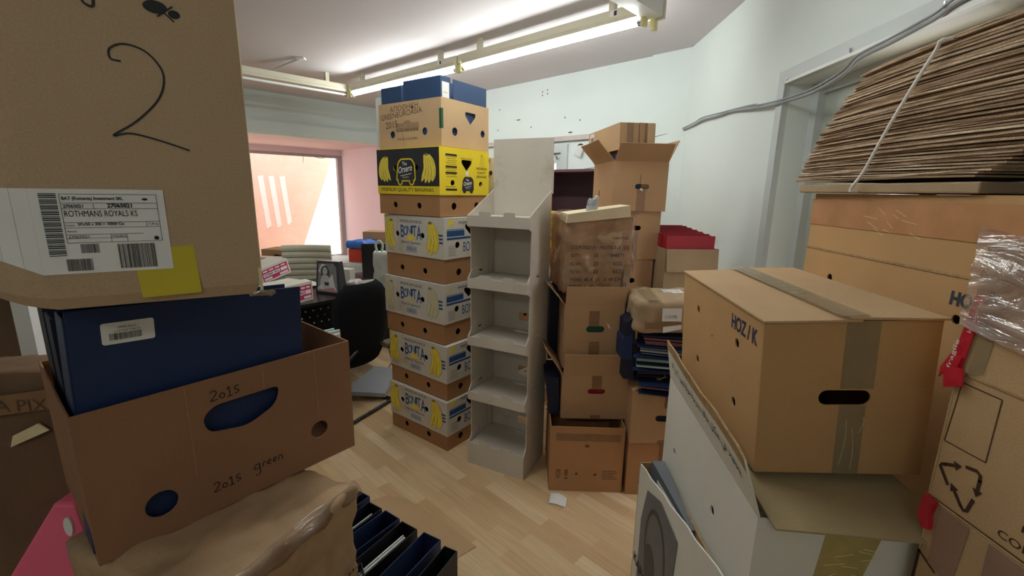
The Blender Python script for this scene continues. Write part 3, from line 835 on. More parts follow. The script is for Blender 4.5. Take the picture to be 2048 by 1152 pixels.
def inbox(lx, ly, lz): v = Mx @ Vector((lx, ly, lz)); return (v.x, v.y, v.z)
binder('lever_arch_file', 'blue grey lever arch file with white spine label, at the near corner of the top box', inbox(.095, .015, .006), YW + 2 + 90 - 90, cloth=NAVY_L, width=.075, papers=.5, group='files in the top banana box', height=.322) if False else None
grp = 'files in the top banana box'
binder('lever_arch_file', 'blue file with white spine label at the near corner of the top box', inbox(.01, .012, .005), YW + 2, cloth=NAVY_L, group=grp, height=.348)
binder('lever_arch_file', 'blue file showing its wide cover at the right of the top box', inbox(.392, .012, .005), YW + 92, cloth=NAVY_L, group=grp, spine_label=False, height=.345, ring=False)
binder('lever_arch_file', 'blue file leaning at the far left end of the top box', inbox(.012, .315, .005), YW + 2, cloth=NAVY_L, group=grp, height=.330, spine_label=False, ring=False, depth=.17)
binder('lever_arch_file', 'blue file standing in the middle of the top box', inbox(.392, .12, .005), YW + 92, cloth=NAVY_L, group=grp, height=.30, spine_label=False, ring=False)

# second banana stack behind the display stand
px, py = .015, 2.78
for i, (z0, z1, st, lab) in enumerate([(0, .33, 'pale', 'pale banana box at the bottom of the stack behind the display stand'), (.33, .66, 'bonita', 'white banana box second from the floor behind the display stand'),
                                       (.66, 1.02, 'pale', 'pale banana box in the middle of the stack behind the display stand'), (1.02, 1.375, 'orsero', 'yellow and black banana box peeping out right of the display stand'),
                                       (1.375, 1.70, 'bonita', 'white and blue banana box topmost behind the display stand')]):
    hb = z1 - z0 - .005 - T
    banana_box(lab, (px - (.035 if i == 4 else 0), py, z0), 46, hb, .11, hb - .109, st, 'banana boxes behind the display stand')

# ------------------------------------------------------------------ cardboard display stand
e = empty('display_stand', (-.229, 2.275, 0), -26.6, label='tall narrow grey cardboard display stand with five empty shelves', cat='display stand')
w_, d_ = .342, .265
lips = [(0, .129), (.386, .433), (.697, .747), (1.007, 1.059), (1.323, 1.377)]
for k in (0, 1):
    prof = [(0, 0), (0, lips[0][1])]
    for i in range(1, 5):
        prof += [(.028, lips[i-1][1] + .03), (.028, lips[i][0] - .015), (.0, lips[i][0])]
        prof += [(.0, lips[i][1])]
    prof += [(d_, 1.505), (d_, 0)]
    prof = prof[::-1]
    slots = [[(.10, z + .0), (.145, z + .0), (.145, z + .012), (.10, z + .012)] for z in (.145, .45, .765, 1.075)]
    # profile is in (y, z); local matrix maps (a, b, c) -> x = side, y = a, z = b
    x0 = 0 if k == 0 else w_
    P = Matrix(((0, 0, 1, x0), (1, 0, 0, 0), (0, 1, 0, 0), (0, 0, 0, 1)))
    m = MB(); m.prism([prof] + slots, (0 if k == 0 else -T), (T if k == 0 else 0), GREYB, P); m.build('side_panel', e)
m = MB(); Fb = Matrix(((1,0,0,0),(0,0,-1,d_),(0,1,0,0),(0,0,0,1)))
bs = [rounded(.17, z, .30, z + .045, .008) for z in (.165, .475, .79)]
m.prism([rect(T, 0, w_ - T, 1.5447)] + bs, -T, 0, GREYB, Fb); m.build('back_panel', e)
m = MB(); m.prism([rect(0, 1.545, w_ + .002, 1.765)], -T, 0, GREYB, Fb); m.build('header_card', e)
for i, (z0, z1) in enumerate(lips):
    m = MB(); m.box((T, .004, z1 - .012), (w_ - T, d_ - T, z1 - .008), GREYB)
    m.box((T + .002, d_-.05, z1), (T + .005, d_ - T, z1 + .25), GREYB) if i < 4 else None
    m.build('shelf', e)
    m = MB()
    FR = Matrix(((1,0,0,0),(0,0,-1,0),(0,1,0,0),(0,0,0,1)))
    a1, b1, a2, b2 = .068, .135, .205, .268
    t_ = .020
    prof = [(0, z0), (w_, z0), (w_, z1)] + rpoly([(b2, z1), (b2, z1 + t_), (a2, z1 + t_), (a2, z1)], .006, 3)[5:-5]
    prof = [(0, z0), (w_, z0), (w_, z1), (b2, z1), (b2 - .001, z1 + t_*.75), (b2 - .006, z1 + t_), (a2 + .006, z1 + t_), (a2 + .001, z1 + t_*.75), (a2, z1),
            (b1, z1), (b1 - .001, z1 + t_*.75), (b1 - .006, z1 + t_), (a1 + .006, z1 + t_), (a1 + .001, z1 + t_*.75), (a1, z1), (0, z1)]
    m.prism([prof], 0, T, GREYB, FR); m.build('shelf_lip', e)
    if i:   # small triangular gussets inside the lip
        pass
for k in (0, 1):
    x0 = T if k == 0 else w_ - T
    P = Matrix(((0, 0, 1, x0), (1, 0, 0, 0), (0, 1, 0, 0), (0, 0, 0, 1)))
    for (z0, z1) in lips[:4]:
        m = MB(); m.prism([[(.004, z1), (.09, z1), (.09, z1 + .045), (.03, z1 + .04)]], (0 if k == 0 else -.003), (.003 if k == 0 else 0), GREYB, P); m.build('shelf_gusset', e)

# ------------------------------------------------------------------ carton column right of the display stand
dd = (.37, .38, .36)
e = carton('worn_brown_carton', 'wide worn brown carton on the floor right of the display stand', (.205, 2.04, 0), -1.6, dd, KRAFT_R, top='none', flaps=None,
           holes={'front': [circle(.138, .10, .007), circle(.232, .098, .007)], 'right': [rect(.02, .19, .035, .30)], 'left': [rect(.34, .20, .352, .31)]})
m = MB(); F = face_matrix('front', *dd)
text(m, 'VOB', .030, .085, .042, .022, INK_F, F, rot=90) if False else text(m, 'VOB', .058, .07, .055, .024, INK_F, F, rot=90, bold=.02)
text(m, 'HB', .095, .07, .055, .018, INK_F, F, rot=90, bold=.02)
for i in range(5): flat(m, rect(.265 + .003*(i%2), .075 + .011*i, .345 - .01*(i%3), .0785 + .011*i), INK_F, F)
flat(m, circle(.185, .258, .012, 12, .7), INK_F, F)
m.build('printed_marks', e)
tape(e, dd, 'front', .03, .285, .35, .325, TAPE)
dd = (.335, .36, .235)
e = carton('open_flap_carton', 'open carton with red file behind its handle hole, second up right of display', (.262, 2.12, .362), 0, dd, KRAFT, top='none',
           holes={'front': [slot(.175, .15, .088, .028)]}, flaps={'front': (6, .115), 'left': (30, .16, .02)})
tape(e, dd, 'front', .15, .167, .20, .235); tape(e, dd, 'front', .15, .0, .20, .02)
binder('lever_arch_file', 'red file inside the open carton, seen through its handle hole', (.59, 2.135, .37), 90, cloth=REDB, spine_label=False, group=None, papers=.5, height=.24, width=.07, ring=False)
binder('lever_arch_file', 'mauve and blue file at the left edge of the open carton', (.30, 2.22, .37), 0, cloth=BLUEN, spine_label=False, papers=.5, height=.26, ring=False)
dd = (.30, .34, .325)
a3 = (.262, 2.15, .625)
e = carton('open_flap_carton', 'open carton with white tag in its handle hole, below the wrapped carton', a3, 2.0, dd, KRAFT, top='none',
           holes={'front': [slot(.158, .205, .092, .034)], 'left': [circle(.30, .18, .012, 12, 2), circle(.30, .25, .012, 12, 2)]}, flaps={'front': (4, .098), 'left': (34, .13, .02), 'right': (10, .11)})
tape(e, dd, 'front', .125, .225, .175, .30); tape(e, dd, 'front', .13, .01, .182, .14)
m = MB(); m.prism([[(.215, .24), (.222, .218), (.234, .205), (.226, .225)]], .0005, .002, PAPER, face_matrix('front', *dd)); m.build('torn_paper', e)
binder('lever_arch_file', 'green file inside the carton, its white tag in the handle hole', (.555, 2.175, .635), 92, cloth=GREENB, spine_label=False, papers=.5, height=.27, ring=False)
m = MB(); m.box((.135, -.0, 0), (.182, .002, .036), PAPER); o = m.build('hanging_tag'); o.matrix_world = Matrix.Translation((.265, 2.166, .811)) @ Matrix.Rotation(R(2), 4, 'Z'); tag(o, 'small white card showing in the handle hole of the carton', 'card')
# dark binders squeezed at the left of the column
binder('lever_arch_file', 'navy file standing left of the open cartons behind the display stand', (.215, 2.165, .385), -4, cloth=NAVY_D, spine_label=False, papers=0, height=.34, width=.055, ring=False, group='navy files left of the open cartons') if False else None
m = MB()
m.hexa([(.205,2.17,.362),(.255,2.15,.362),(.258,2.40,.362),(.21,2.40,.362),(.178,2.17,.57),(.248,2.15,.57),(.25,2.40,.57),(.18,2.40,.57)], NAVY_D)
for k in range(6): m.box((.186, 2.166, .385 + .03*k), (.25, 2.168, .389 + .03*k), NAVY)
tag(m.build('ring_file_pair'), 'pair of navy files leaning out under the bent carton flap', 'file')
m = MB(); m.hexa([(.205,2.34,.60),(.245,2.34,.60),(.245,2.52,.60),(.205,2.52,.60),(.205,2.34,.99),(.25,2.34,.99),(.25,2.52,.99),(.205,2.52,.99)], mat('dark_blue_cloth', (12, 22, 40), .8, .2, 20))
tag(m.build('dark_blue_sack'), 'dark blue sack hanging between the display stand and open cartons', 'sack')

def soft_box(dims, mt, nx=14, amp=.008, r=.02, seed=0, sag=0.0, fine=.003):
    """box with rounded, crumpled faces"""
    w, d, h = dims; m = MB()
    idx = {}; vs = []; fs = []
    def vid(i, j, k):
        if (i, j, k) in idx: return idx[(i, j, k)]
        p = Vector((w * i / nx, d * j / nx, h * k / nx))
        c = Vector((min(max(p.x, r), w - r), min(max(p.y, r), d - r), min(max(p.z, r), h - r)))
        dlt = p - c
        if dlt.length > 1e-9:
            dn = dlt.normalized(); p = c + dn * r
        q = p + Vector((w/2, d/2, h/2)) * 0
        n1 = noise.noise(q * 9 + Vector((seed, 0, 0))); n2 = noise.noise(q * 26 + Vector((0, seed, 5)))
        dirn = (p - Vector((w/2, d/2, h/2))); dirn = Vector((dirn.x/w, dirn.y/d, dirn.z/h)).normalized()
        if k > 0: p = p + dirn * (amp * n1 + fine * n2)
        if k == nx and sag: p.z -= sag * math.sin(math.pi * i / nx) * math.sin(math.pi * j / nx)
        idx[(i, j, k)] = len(vs); vs.append(tuple(p)); return idx[(i, j, k)]
    R_ = range(nx)
    for a in R_:
        for b in R_:
            fs.append((vid(a,0,b), vid(a+1,0,b), vid(a+1,0,b+1), vid(a,0,b+1)))
            fs.append((vid(a+1,nx,b), vid(a,nx,b), vid(a,nx,b+1), vid(a+1,nx,b+1)))
            fs.append((vid(0,a+1,b), vid(0,a,b), vid(0,a,b+1), vid(0,a+1,b+1)))
            fs.append((vid(nx,a,b), vid(nx,a+1,b), vid(nx,a+1,b+1), vid(nx,a,b+1)))
            fs.append((vid(a,b,nx), vid(a+1,b,nx), vid(a+1,b+1,nx), vid(a,b+1,nx)))
            fs.append((vid(a,b+1,0), vid(a+1,b+1,0), vid(a+1,b,0), vid(a,b,0)))
    m.add(vs, fs, mt)
    return m

# wrapped carton with item number
dd = (.345, .36, .385)
e = empty('wrapped_carton', (.255, 2.20, 1.0), 6, label='crumpled stretch-wrapped carton marked ITEM NO. on top of the column', cat='wrapped carton')
soft_box(dd, KRAFT_CR, 26, .014, .010, 3, fine=.010).build('body', e, smooth=True)
soft_box((dd[0]+.012, dd[1]+.012, dd[2]+.008), WRAP, 22, .02, .016, 5, fine=.010).build('plastic_wrap', e, M=Matrix.Translation((-.006, -.010, .001)), smooth=True)
m = MB(); F = face_matrix('front', *dd); zt = .016
for s, x, y, w2 in (('ITEM NO.:PXM6273-1-1  S/S', .03, .225, .29), ('QTY:          12          SHEETS', .03, .185, .27), ('G.W.:        22           KGS', .03, .145, .26), ('N.W.:        20           KGS', .03, .105, .26), ('MEAS: 40 X 33   X 49 CM', .03, .065, .26), ('C/NO. 1 -40', .03, .028, .12), ('FURNITURE', .235, .275, .08)):
    text(m, s, x, y, w2, .019 if s[0] != 'F' else .012, INK_BR, F, z=zt, bold=.015)
m.build('printed_lettering', e)
m = MB(); P = Matrix.Rotation(R(-5), 4, 'Y')
m.hexa([(.0,-.022,.352),(.315,-.024,.385),(.32,.14,.39),(0,.14,.36),(.004,-.030,.395),(.305,-.034,.440),(.315,.14,.44),(.0,.14,.398)], KRAFT_PALE); m.build('torn_top_flap', e)
m = MB()
for k in range(5):
    a = k * 1.3; m.tube(smoothpts([(.10+.012*k, .03, .40), (.11+.01*k, .02+.01*math.sin(a), .44+.008*k), (.12+.008*k, .04, .46+.006*math.cos(a)), (.13+.008*k, .05, .42)], 4), .010, film('clear_bag_film_%d' % k, (232, 236, 240), .3) if k == 0 else MATS_FILM, n=6) if k else None
    if k == 0: MATS_FILM = film('clear_bag_film', (232, 236, 240), .35)
tag(m.build('plastic_bag_scrap'), 'scrap of clear plastic bag sticking up on the wrapped carton', 'plastic bag')
bpy.data.objects['plastic_bag_scrap'].matrix_world = e.matrix_world.copy()
m = MB(); m.prism([rect(.30, .01, .335, .15)], .012, .018, STEEL, F)
m.build('silver_tape', e)

# three removal cartons behind, and the box on top
grp = 'removal cartons stacked behind the wrapped carton'
dd = (.35, .45, .385)
e = carton('removal_carton', 'brown carton on the floor, lowest of the stack behind the wrapped carton', (.60, 2.86, 0), 6, dd, KRAFT, group=grp)
e = carton('removal_carton', 'brown carton second from the floor behind the wrapped carton', (.60, 2.86, .392), 6, dd, KRAFT, group=grp)
dd = (.315, .45, .293)
e = carton('removal_carton', 'brown carton with dark handle hole just above the paper parcel', (.595, 2.84, .785), 7, dd, KRAFT, group=grp, holes={'front': [slot(.155, .16, .09, .032)]})
tape(e, dd, 'front', .13, .22, .185, .293)
dd = (.35, .45, .30)
e = carton('removal_carton', 'brown carton below the one with open flaps, dark tape under its handle', (.585, 2.835, 1.083), 7, dd, KRAFT, group=grp, holes={'front': [slot(.18, .20, .088, .030)]})
tape(e, dd, 'front', .152, .0, .208, .18); tape(e, dd, 'front', .152, .285, .208, .30)
dd = (.345, .46, .30)
b1 = (.608, 2.835, 1.388)
e = carton('removal_carton', 'carton with open flaps and blue files under the taped long box', b1, 5, dd, KRAFT, top='none', group=grp, holes={'front': [slot(.185, .15, .09, .032)], 'left': [circle(.16, .10, .012, 12, 2)]},
           flaps={'front': (42, .13, .0), 'left': (38, .16, .02), 'right': (25, .14)})
tape(e, dd, 'front', .155, .0, .21, .13)
m = MB(); m.prism([[(.17,.14),(.175,.128),(.19,.125),(.182,.14)]], .001, .006, PAPER, face_matrix('front', *dd)); stroke(m, [(.17,.165),(.172,.20),(.174,.225)], .003, INK, face_matrix('front', *dd)); m.build('torn_slit', e)
binder('lever_arch_file', 'blue file poking out at the left corner of the flapped carton', (.625, 2.86, 1.395), 5, cloth=NAVY, group='blue files in the flapped carton', spine_label=False, ring=False, height=.34)
binder('lever_arch_file', 'blue file in the flapped carton, seen through its handle hole', (.715, 2.865, 1.395), 5, cloth=NAVY, group='blue files in the flapped carton', spine_label=False, ring=False, height=.318)
dd = (.225, .50, .15)
e = carton('taped_long_carton', 'flat long carton with taped end flaps on the topmost carton', (.625, 2.80, 1.752), 12, dd, KRAFT_L, top='closed', ry=-1, rx=-1.5)
m = MB(); F = face_matrix('front', *dd)
m.prism([rect(-.002, -.002, .118, .15)], .002, .006, KRAFT, F)
m.prism([rect(0, 0, .112, .158)], .0, .004, KRAFT, F @ Matrix.Translation((.124, -.004, .004)) @ Matrix.Rotation(R(10), 4, 'Y'))
m.build('end_flap', e)
m = MB(); m.prism([rect(.042, -.002, .085, .152)], .0062, .0075, TAPE, F); m.prism([rect(.035, 0, .08, .157)], .0042, .0055, TAPE, F @ Matrix.Translation((.124, -.004, .004)) @ Matrix.Rotation(R(10), 4, 'Y')); m.build('tape', e)
m = MB(); F = face_matrix('left', *dd); flat(m, rect(.03, .085, .10, .145), PAPER, F, z=.001); barcode(m, .04, .09, .05, .03, INK, F, 5, z=.0014); m.build('label', e)

# carton pair next to the column
dd = (.325, .45, .295)
e = carton('removal_carton', 'brown carton on the floor behind the white boxes at right', (.592, 2.02, 0), -1, dd, KRAFT_R, group='cartons on the floor beside the worn carton')
tape(e, dd, 'front', .155, .19, .205, .295); tape(e, dd, 'front', .14, .14, .2, .165, TAPE_C)
m = MB(); F = face_matrix('front', *dd); text(m, 'HB', .06, .06, .02, .02, INK_F, F); m.build('printed_marks', e)
dd = (.35, .45, .272)
e = carton('removal_carton', 'open carton with dark handle hole carrying the pile of blue files', (.588, 2.0, .30), -2, dd, KRAFT, top='none', group='cartons on the floor beside the worn carton', holes={'front': [slot(.165, .135, .098, .032)]}, flaps={'left': (-62, .17), 'front': (-88, .10), 'right': (-80, .16)})
tape(e, dd, 'front', .155, .19, .205, .272); tape(e, dd, 'front', .135, .0, .18, .02)
m = MB(); m.box((.01, .01, .01), (.34, .44, .24), NAVY_D); o = m.build('files_inside'); o.matrix_world = e.matrix_world.copy(); tag(o, 'block of dark files filling the carton under the file pile', 'files')

# pile of files lying flat
def flat_file(label, loc, yaw, cloth, rx=0, ry=0, w=.075, paper=None, d=.285, l=.32):
    e = empty('lying_file', loc, yaw, rx, ry, label, 'file', 'blue files piled under the paper parcel')
    m = MB(); m.box((0, 0, 0), (l, d, .003), cloth); m.box((0, 0, w - .003), (l, d, w), cloth); m.box((0, d - .003, 0), (l, d, w), cloth); m.build('cover', e)
    m = MB(); r = random.Random(label)
    n = 5
    for i in range(n): m.box((.015 + r.uniform(0, .01), .01 + r.uniform(0,.03), .006 + (w*.75) * i / n), (l - .02, d - .01, .006 + (w*.75) * (i + .85) / n), paper[i % len(paper)] if paper else PAPER)
    m.build('papers', e); return e
flat_file('navy file at the bottom of the pile, one corner sticking out', (.60, 1.955, .582), -14, NAVY, w=.045, paper=[NAVY_D, MAUVE])
flat_file('dark blue file second in the pile, brown papers showing', (.585, 2.0, .628), -6, NAVY_D, w=.055, paper=[mat('dull_mauve_paper', (112, 78, 84), .8), NAVY_D])
flat_file('navy file with pale green dividers in the middle of the pile', (.575, 1.985, .685), -11, NAVY, w=.065, paper=[TEAL, TEAL, NAVY_D])
flat_file('blue file fourth in the pile with white papers', (.585, 1.99, .752), -16, NAVY, w=.05, paper=[MAT_PAPER2, NAVY_D])
flat_file('navy file with mauve papers on top of the pile', (.60, 1.985, .804), -12, NAVY, w=.055, paper=[MAUVE, MAUVE])
m = MB()
for i, (a, b, c, c2) in enumerate([(.545,.60,.62,NAVY_D), (.53,.66,.72,NAVY), (.54,.60,.80,NAVY_D)]): m.hexa([(a,2.04,c),(a+.05,2.03,c),(a+.05,2.25,c),(a,2.25,c),(a-.0,2.04,c+.10),(a+.04,2.03,c+.13),(a+.04,2.25,c+.13),(a,2.25,c+.10)], c2)
tag(m.build('slumped_folder'), 'dark folders slumped down the left side of the file pile', 'folder')
# paper parcel
e = empty('paper_parcel', (.565, 1.965, .868), -4, ry=-2, label='brown paper parcel with white labels lying on the pile of files', cat='parcel')
dd = (.42, .30, .155)
soft_box(dd, KRAFT_GR, 18, .016, .03, 11, fine=.006).build('body', e, smooth=True)
m = MB(); F = face_matrix('front', *dd); m.prism([rect(.115, .065, .20, .125)], .008, .010, PAPER, F); text(m, '1-12 MR', .13, .08, .05, .014, INK_F, F, z=.011)
m.build('label', e)
m = MB(); m.prism([[(.12, .012), (.20, .03), (.20, .05), (.12, .04)]], .012, .014, PAPER, F); m.build('torn_label', e)
m = MB(); F = face_matrix('top', *dd); m.prism([rect(.16, .14, .25, .22)], .004, .008, PAPER, F)
for i in range(3): text(m, ['B1 A1A', 'MI - TR', 'CO - M'][i], .168, .20 - .022*i, .07, .013, INK, F, z=.009)
m.build('label', e)
m = MB(); F = face_matrix('top', *dd); m.prism([rect(.05, .0, .11, .30)], .004, .006, TAPE_C, F); F = face_matrix('front', *dd); m.prism([rect(.04,.03,.20,.06)], .010, .0115, TAPE, F); m.build('tape', e)

# red files in an open carton against the right wall
dd = (.33, .53, .40)
e = carton('file_carton', 'carton with a hanging flap holding the dark red files', (.93, 2.72, .77), 3, dd, KRAFT_GR, top='none', flaps={'front': (172, .14)})
e2 = carton('removal_carton', 'carton on the floor under the red files, against the right wall', (.94, 2.74, 0), 3, (.33, .50, .765), KRAFT)
tape(e2, (.33, .50, .765), 'front', .13, .6, .18, .76)
for i in range(6):
    loc = e.matrix_world @ Vector((.005, .010 + .085 * i + .066, .12))
    b = binder('lever_arch_file', ['dark red file nearest the viewer in the wall carton', 'dark red file second in the wall carton', 'dark red file third in the wall carton', 'dark red file fourth in the wall carton', 'dark red file fifth in the wall carton', 'dark red file farthest back in the wall carton'][i],
           (loc.x - .0, loc.y, loc.z - .115 + .006*i), 3 - 90, cloth=REDB, width=.062, papers=0, spine_label=False, ring=False, group='dark red files in the wall carton', height=.475, splay=.004 * (i % 2), depth=.30)
    for ch in b.children:
        if ch.name.startswith('finger_ring'): bpy.data.objects.remove(ch)

# dark bookcase behind
bk = wallM(Vector((.80, 4.55, 0)), -AX)
DWOOD = mat('dark_mahogany_laminate', (62, 34, 40), .5, .1, 3, stretch=(1, 1, 8))
e = empty('bookcase', (0,0,0), label='dark mahogany bookcase behind the wrapped carton, against the back wall', cat='bookcase'); e.matrix_world = bk
m = MB(); m.box((-1.0, 1.70, -.328), (.10, 1.725, .01), mat('mahogany_top_laminate', (104, 70, 78), .4, .08, 3)); m.build('top_board', e)
m = MB(); m.box((-.98, 0, -.325), (-.955, 1.70, 0), DWOOD); m.build('side_board', e)
m = MB(); m.box((.055, 0, -.325), (.08, 1.70, 0), DWOOD); m.build('side_board', e)
m = MB(); m.box((-.955, 0, -.325), (.055, 1.70, -.315), DWOOD); m.build('back_board', e)
for z in (.05, .40, .78, 1.14): m = MB(); m.box((-.955, z, -.315), (.055, z + .022, -.005), DWOOD); m.build('shelf', e)

# ------------------------------------------------------------------ right foreground
# carton HOZ/K
dd = (.315, .555, .32)
r1 = (.505, .829, .942)
e = carton('large_removal_carton', 'big carton printed HOZ/K with long handle hole, right foreground', r1, -5.4, dd, KRAFT_Y, ry=-3.5, top='none', cat='cardboard box', bevel=.0015,
           holes={'front': [slot(.158, .165, .095, .031)], 'left': [circle(.43, .095, .011), circle(.43, .235, .011), circle(.16, .095, .011), circle(.15, .24, .011), circle(.27, .20, .004)]})
for k in (0, 1):
    m = MB()
    if k == 0: m.hexa([(-.003,-.006,.320),(.172,-.006,.320),(.172,.557,.320),(-.003,.557,.320),(-.003,-.006,.324),(.172,-.006,.3245),(.172,.557,.3245),(-.003,.557,.324)], KRAFT_L)
    else: m.hexa([(.152,-.008,.3255),(.320,-.008,.321),(.320,.557,.321),(.158,.557,.3255),(.152,-.008,.3305),(.320,-.008,.325),(.320,.557,.325),(.158,.557,.3295)], KRAFT_L)
    m.build('flap', e)
m = MB(); F = face_matrix('left', *dd); text(m, 'HOZ / K', .395, .262, .135, .034, BLUEN, F, bold=.03)
m.build('printed_lettering', e)
m = MB(); F = face_matrix('front', *dd)
m.prism([rect(.148, .184, .208, .322)], .0003, .001, TAPE_C, F)
m.prism([rect(.150, .0, .198, .149)], .0003, .001, TAPE_C, F)
for a, b, c, dq in ((.160, .02, .166, .12), (.182, .01, .177, .10), (.190, .09, .196, .125)):
    stroke(m, smoothpts([(a, b), ((a+c)/2+.004, (b+dq)/2), (c, dq)], 4), .0007, TAPE_W, F, z=.0014)
Ft = face_matrix('top', *dd)
m.prism([rect(.135, -.004, .185, .557)], .0112, .012, TAPE_C, Ft)
m.build('tape', e)

# white lined carton below, with long side wall and raised written flap
r2 = (.470, .738, .38); dd2 = (.325, .655, .525)
e = empty('white_lined_carton', r2, -5.0, label='big white lined carton under the HOZ/K carton, tall written flap raised', cat='cardboard box')
m = MB()
hole = [(.11, .335), (.112, .368), (.20, .388), (.222, .392), (.226, .345), (.215, .325), (.15, .32)]
m.prism([rect(.0, 0, .325, .525), hole[::1]], -T, 0, WHITEC, face_matrix('front', *dd2))
for s in ('left', 'right'):
    hs = [circle(.12, .33, .011, 14), circle(.12, .20, .011, 14), circle(.45, .38, .012, 14), circle(.46, .23, .012, 14)] if s == 'left' else []
    m.prism([rect(T, 0, .655 - T, .525)] + hs, -T, 0, WHITEC, face_matrix(s, *dd2))
m.prism([rect(0, 0, .325, .525)], -T, 0, WHITEC, face_matrix('back', *dd2))
m.box((0, 0, 0), (.325, .655, .004), KRAFT); m.build('body', e)
# raised flap on the left side, bowed
F = face_matrix('left', *dd2); m = MB(); n = 14; vs = []; fs = []
def flapz(t): return .003 * math.sin(t * math.pi * 2.2) + .018 * (t - .5)
hh = lambda t: .128 - .010 * t + .004 * math.sin(t * 9)
rows = (0, .06, .5, .78, 1.0)
for side in (0, -.005):
    for i in range(n + 1):
        t = i / n
        for k, q in enumerate(rows):
            vs.append((t * .655, .527 + q * hh(t), side + q * (.030 + flapz(t)) + (.0015 * math.sin(t*25) if q == 1 else 0)))
K = (n + 1) * 5
for i in range(n):
    for k in range(4):
        a = i*5+k; b = a+5; fs += [(a, b, b+1, a+1), (K+a+1, K+b+1, K+b, K+a)]
    a = i*5+4; fs.append((a, a+5, K+a+5, K+a)); a = i*5; fs.append((a+5, a, K+a, K+a+5))
fs += [(k, k+1, K+k+1, K+k) for k in range(4)] + [(n*5+k+1, n*5+k, K+n*5+k, K+n*5+k+1) for k in range(4)]
ne = n * 6 + 8
kk = [f for i_, f in enumerate(fs) if i_ < n * 10 and i_ % 10 in (8,)]
m.add(vs, [f for f in fs if f not in kk], WHITEC, F); m.add(vs, kk, KRAFT_IN, F)
fl = m.build('side_flap', e)
m = MB()  # kraft band along the flap's top, bare where the white layer stops
vs = []; fs = []
for i in range(n + 1):
    t = i / n
    for q in (.76, 1.0): vs.append((t * .655, .527 + q * hh(t), .0008 + q * (.030 + flapz(t)) + (.0015 * math.sin(t*25) if q == 1 else 0)))
for i in range(n): a = i*2; fs.append((a, a+2, a+3, a+1))
m.add(vs, fs, KRAFT_IN, F); m.build('bare_board_band', fl)
m = MB()
s_ar = arabic('يحفظ في مكان جاف بدرجة حرارة بين ٢٠ و ٢٥')
mm = MB(); text(mm, s_ar, 0, 0, .56, .036, INK, None, bold=.012)
sv = [(v[0] + .05, v[1] + .57, 0) for v in mm.v]
def onflap(v):
    t = min(max(v[0] / .655, 0), 1); q = (v[1] - .527) / hh(t)
    return (v[0], v[1], .0016 + q * (.030 + flapz(t)))
m.add([onflap(v) for v in sv], mm.f, INK, F); m.build('handwriting', fl)
# front flap lying forward under the big carton
m = MB(); m.hexa([(.012,-.042,.535),(.33,-.052,.538),(.32,.16,.552),(.01,.16,.549),(.012,-.042,.539),(.33,-.052,.542),(.32,.16,.556),(.01,.16,.553)], mat('greyish_flap_board', (168, 150, 112), .85, .10, 3, fibre=.06, flute=.15)); m.build('end_flap', e)
m = MB(); m.box((.02,.03,.50), (.30,.64,.530), KRAFT_GR); m.build('inner_flap', e)
F = face_matrix('front', *dd2)
m = MB(); m.prism([[(.115, .395), (.20, .405), (.222, .50), (.125, .505)]], .0004, .0014, TAPE_Y, F)
rr = random.Random(4)
for k in range(11):
    a = (rr.uniform(.125, .20), rr.uniform(.40, .49)); stroke(m, [a, (a[0] + rr.uniform(.01, .04), a[1] + rr.uniform(-.012, .012))], .0012, TAPE_W, F, z=.0018)
m.build('tape', e)
m = MB()
m.prism([[(.205, .39), (.226, .39), (.228, .40), (.212, .398)]], .001, .004, PAPER, F); m.prism([[(.108,.365),(.116,.37),(.112,.34),(.104,.33)]], .001, .004, PAPER, F); m.build('torn_edge', e)
m = MB(); m.box((.03,.03,.01), (.29,.62,.49), DARK); o = m.build('black_lining_bag'); o.matrix_world = e.matrix_world.copy(); tag(o, 'black bag filling the white carton, seen through its torn hole', 'bag')
# hidden support under the white carton
carton('removal_carton', 'carton on the floor under the big white lined carton', (.478, .745, 0), -5, (.32, .64, .372), KRAFT)

# slim white box with the grey ring print, wedged beside
e = empty('slim_white_box', (0, 0, 0), label='slim open white box with grey ring print leaning on the white carton', cat='cardboard box')
def rim(y): return .615 + (1.35 - y) * .17
pl = lambda y: (.466 + (1.348 - y) * .03 - (.03 if y < .9 else 0), y)
m = MB(); n = 12
def lx(y): return .462 + (1.35 - y) * .0 + .0 * y
def rx_(y): return .470 + .0875 * (y - .738) - .006
vs = []; ys = [1.35 - i * .62 / n for i in range(n + 1)]
WB = WHITEC
for i in range(n):
    ya, yb = ys[i], ys[i+1]
    la = rx_(ya) - .078 * (ya - .70) / .65; lb = rx_(yb) - .078 * (yb - .70) / .65
    ja = .004 * math.sin(i * 2.1); jb = .004 * math.sin((i + 1) * 2.1)
    m.hexa([(lb, yb, .02), (lb + T, yb, .02), (la + T, ya, .02), (la, ya, .02), (lb, yb, rim(yb) + jb), (lb + T, yb, rim(yb) + jb), (la + T, ya, rim(ya) + ja), (la, ya, rim(ya) + ja)], WB)
    pass
la = rx_(1.35) - .078
m.hexa([(rx_(.73)-T,.73,.02),(rx_(.73),.73,.02),(rx_(1.35),1.35,.02),(rx_(1.35)-T,1.35,.02),(rx_(.73)-T,.73,rim(.73)-.03),(rx_(.73),.73,rim(.73)-.03),(rx_(1.35),1.35,rim(1.35)-.005),(rx_(1.35)-T,1.35,rim(1.35)-.005)], KRAFT_IN)
m.box((la, 1.346, .0), (rx_(1.35), 1.35, rim(1.35) + .005), KRAFT_IN)
m.box((la, 1.3501, .0), (rx_(1.35), 1.351, rim(1.35)), WB)
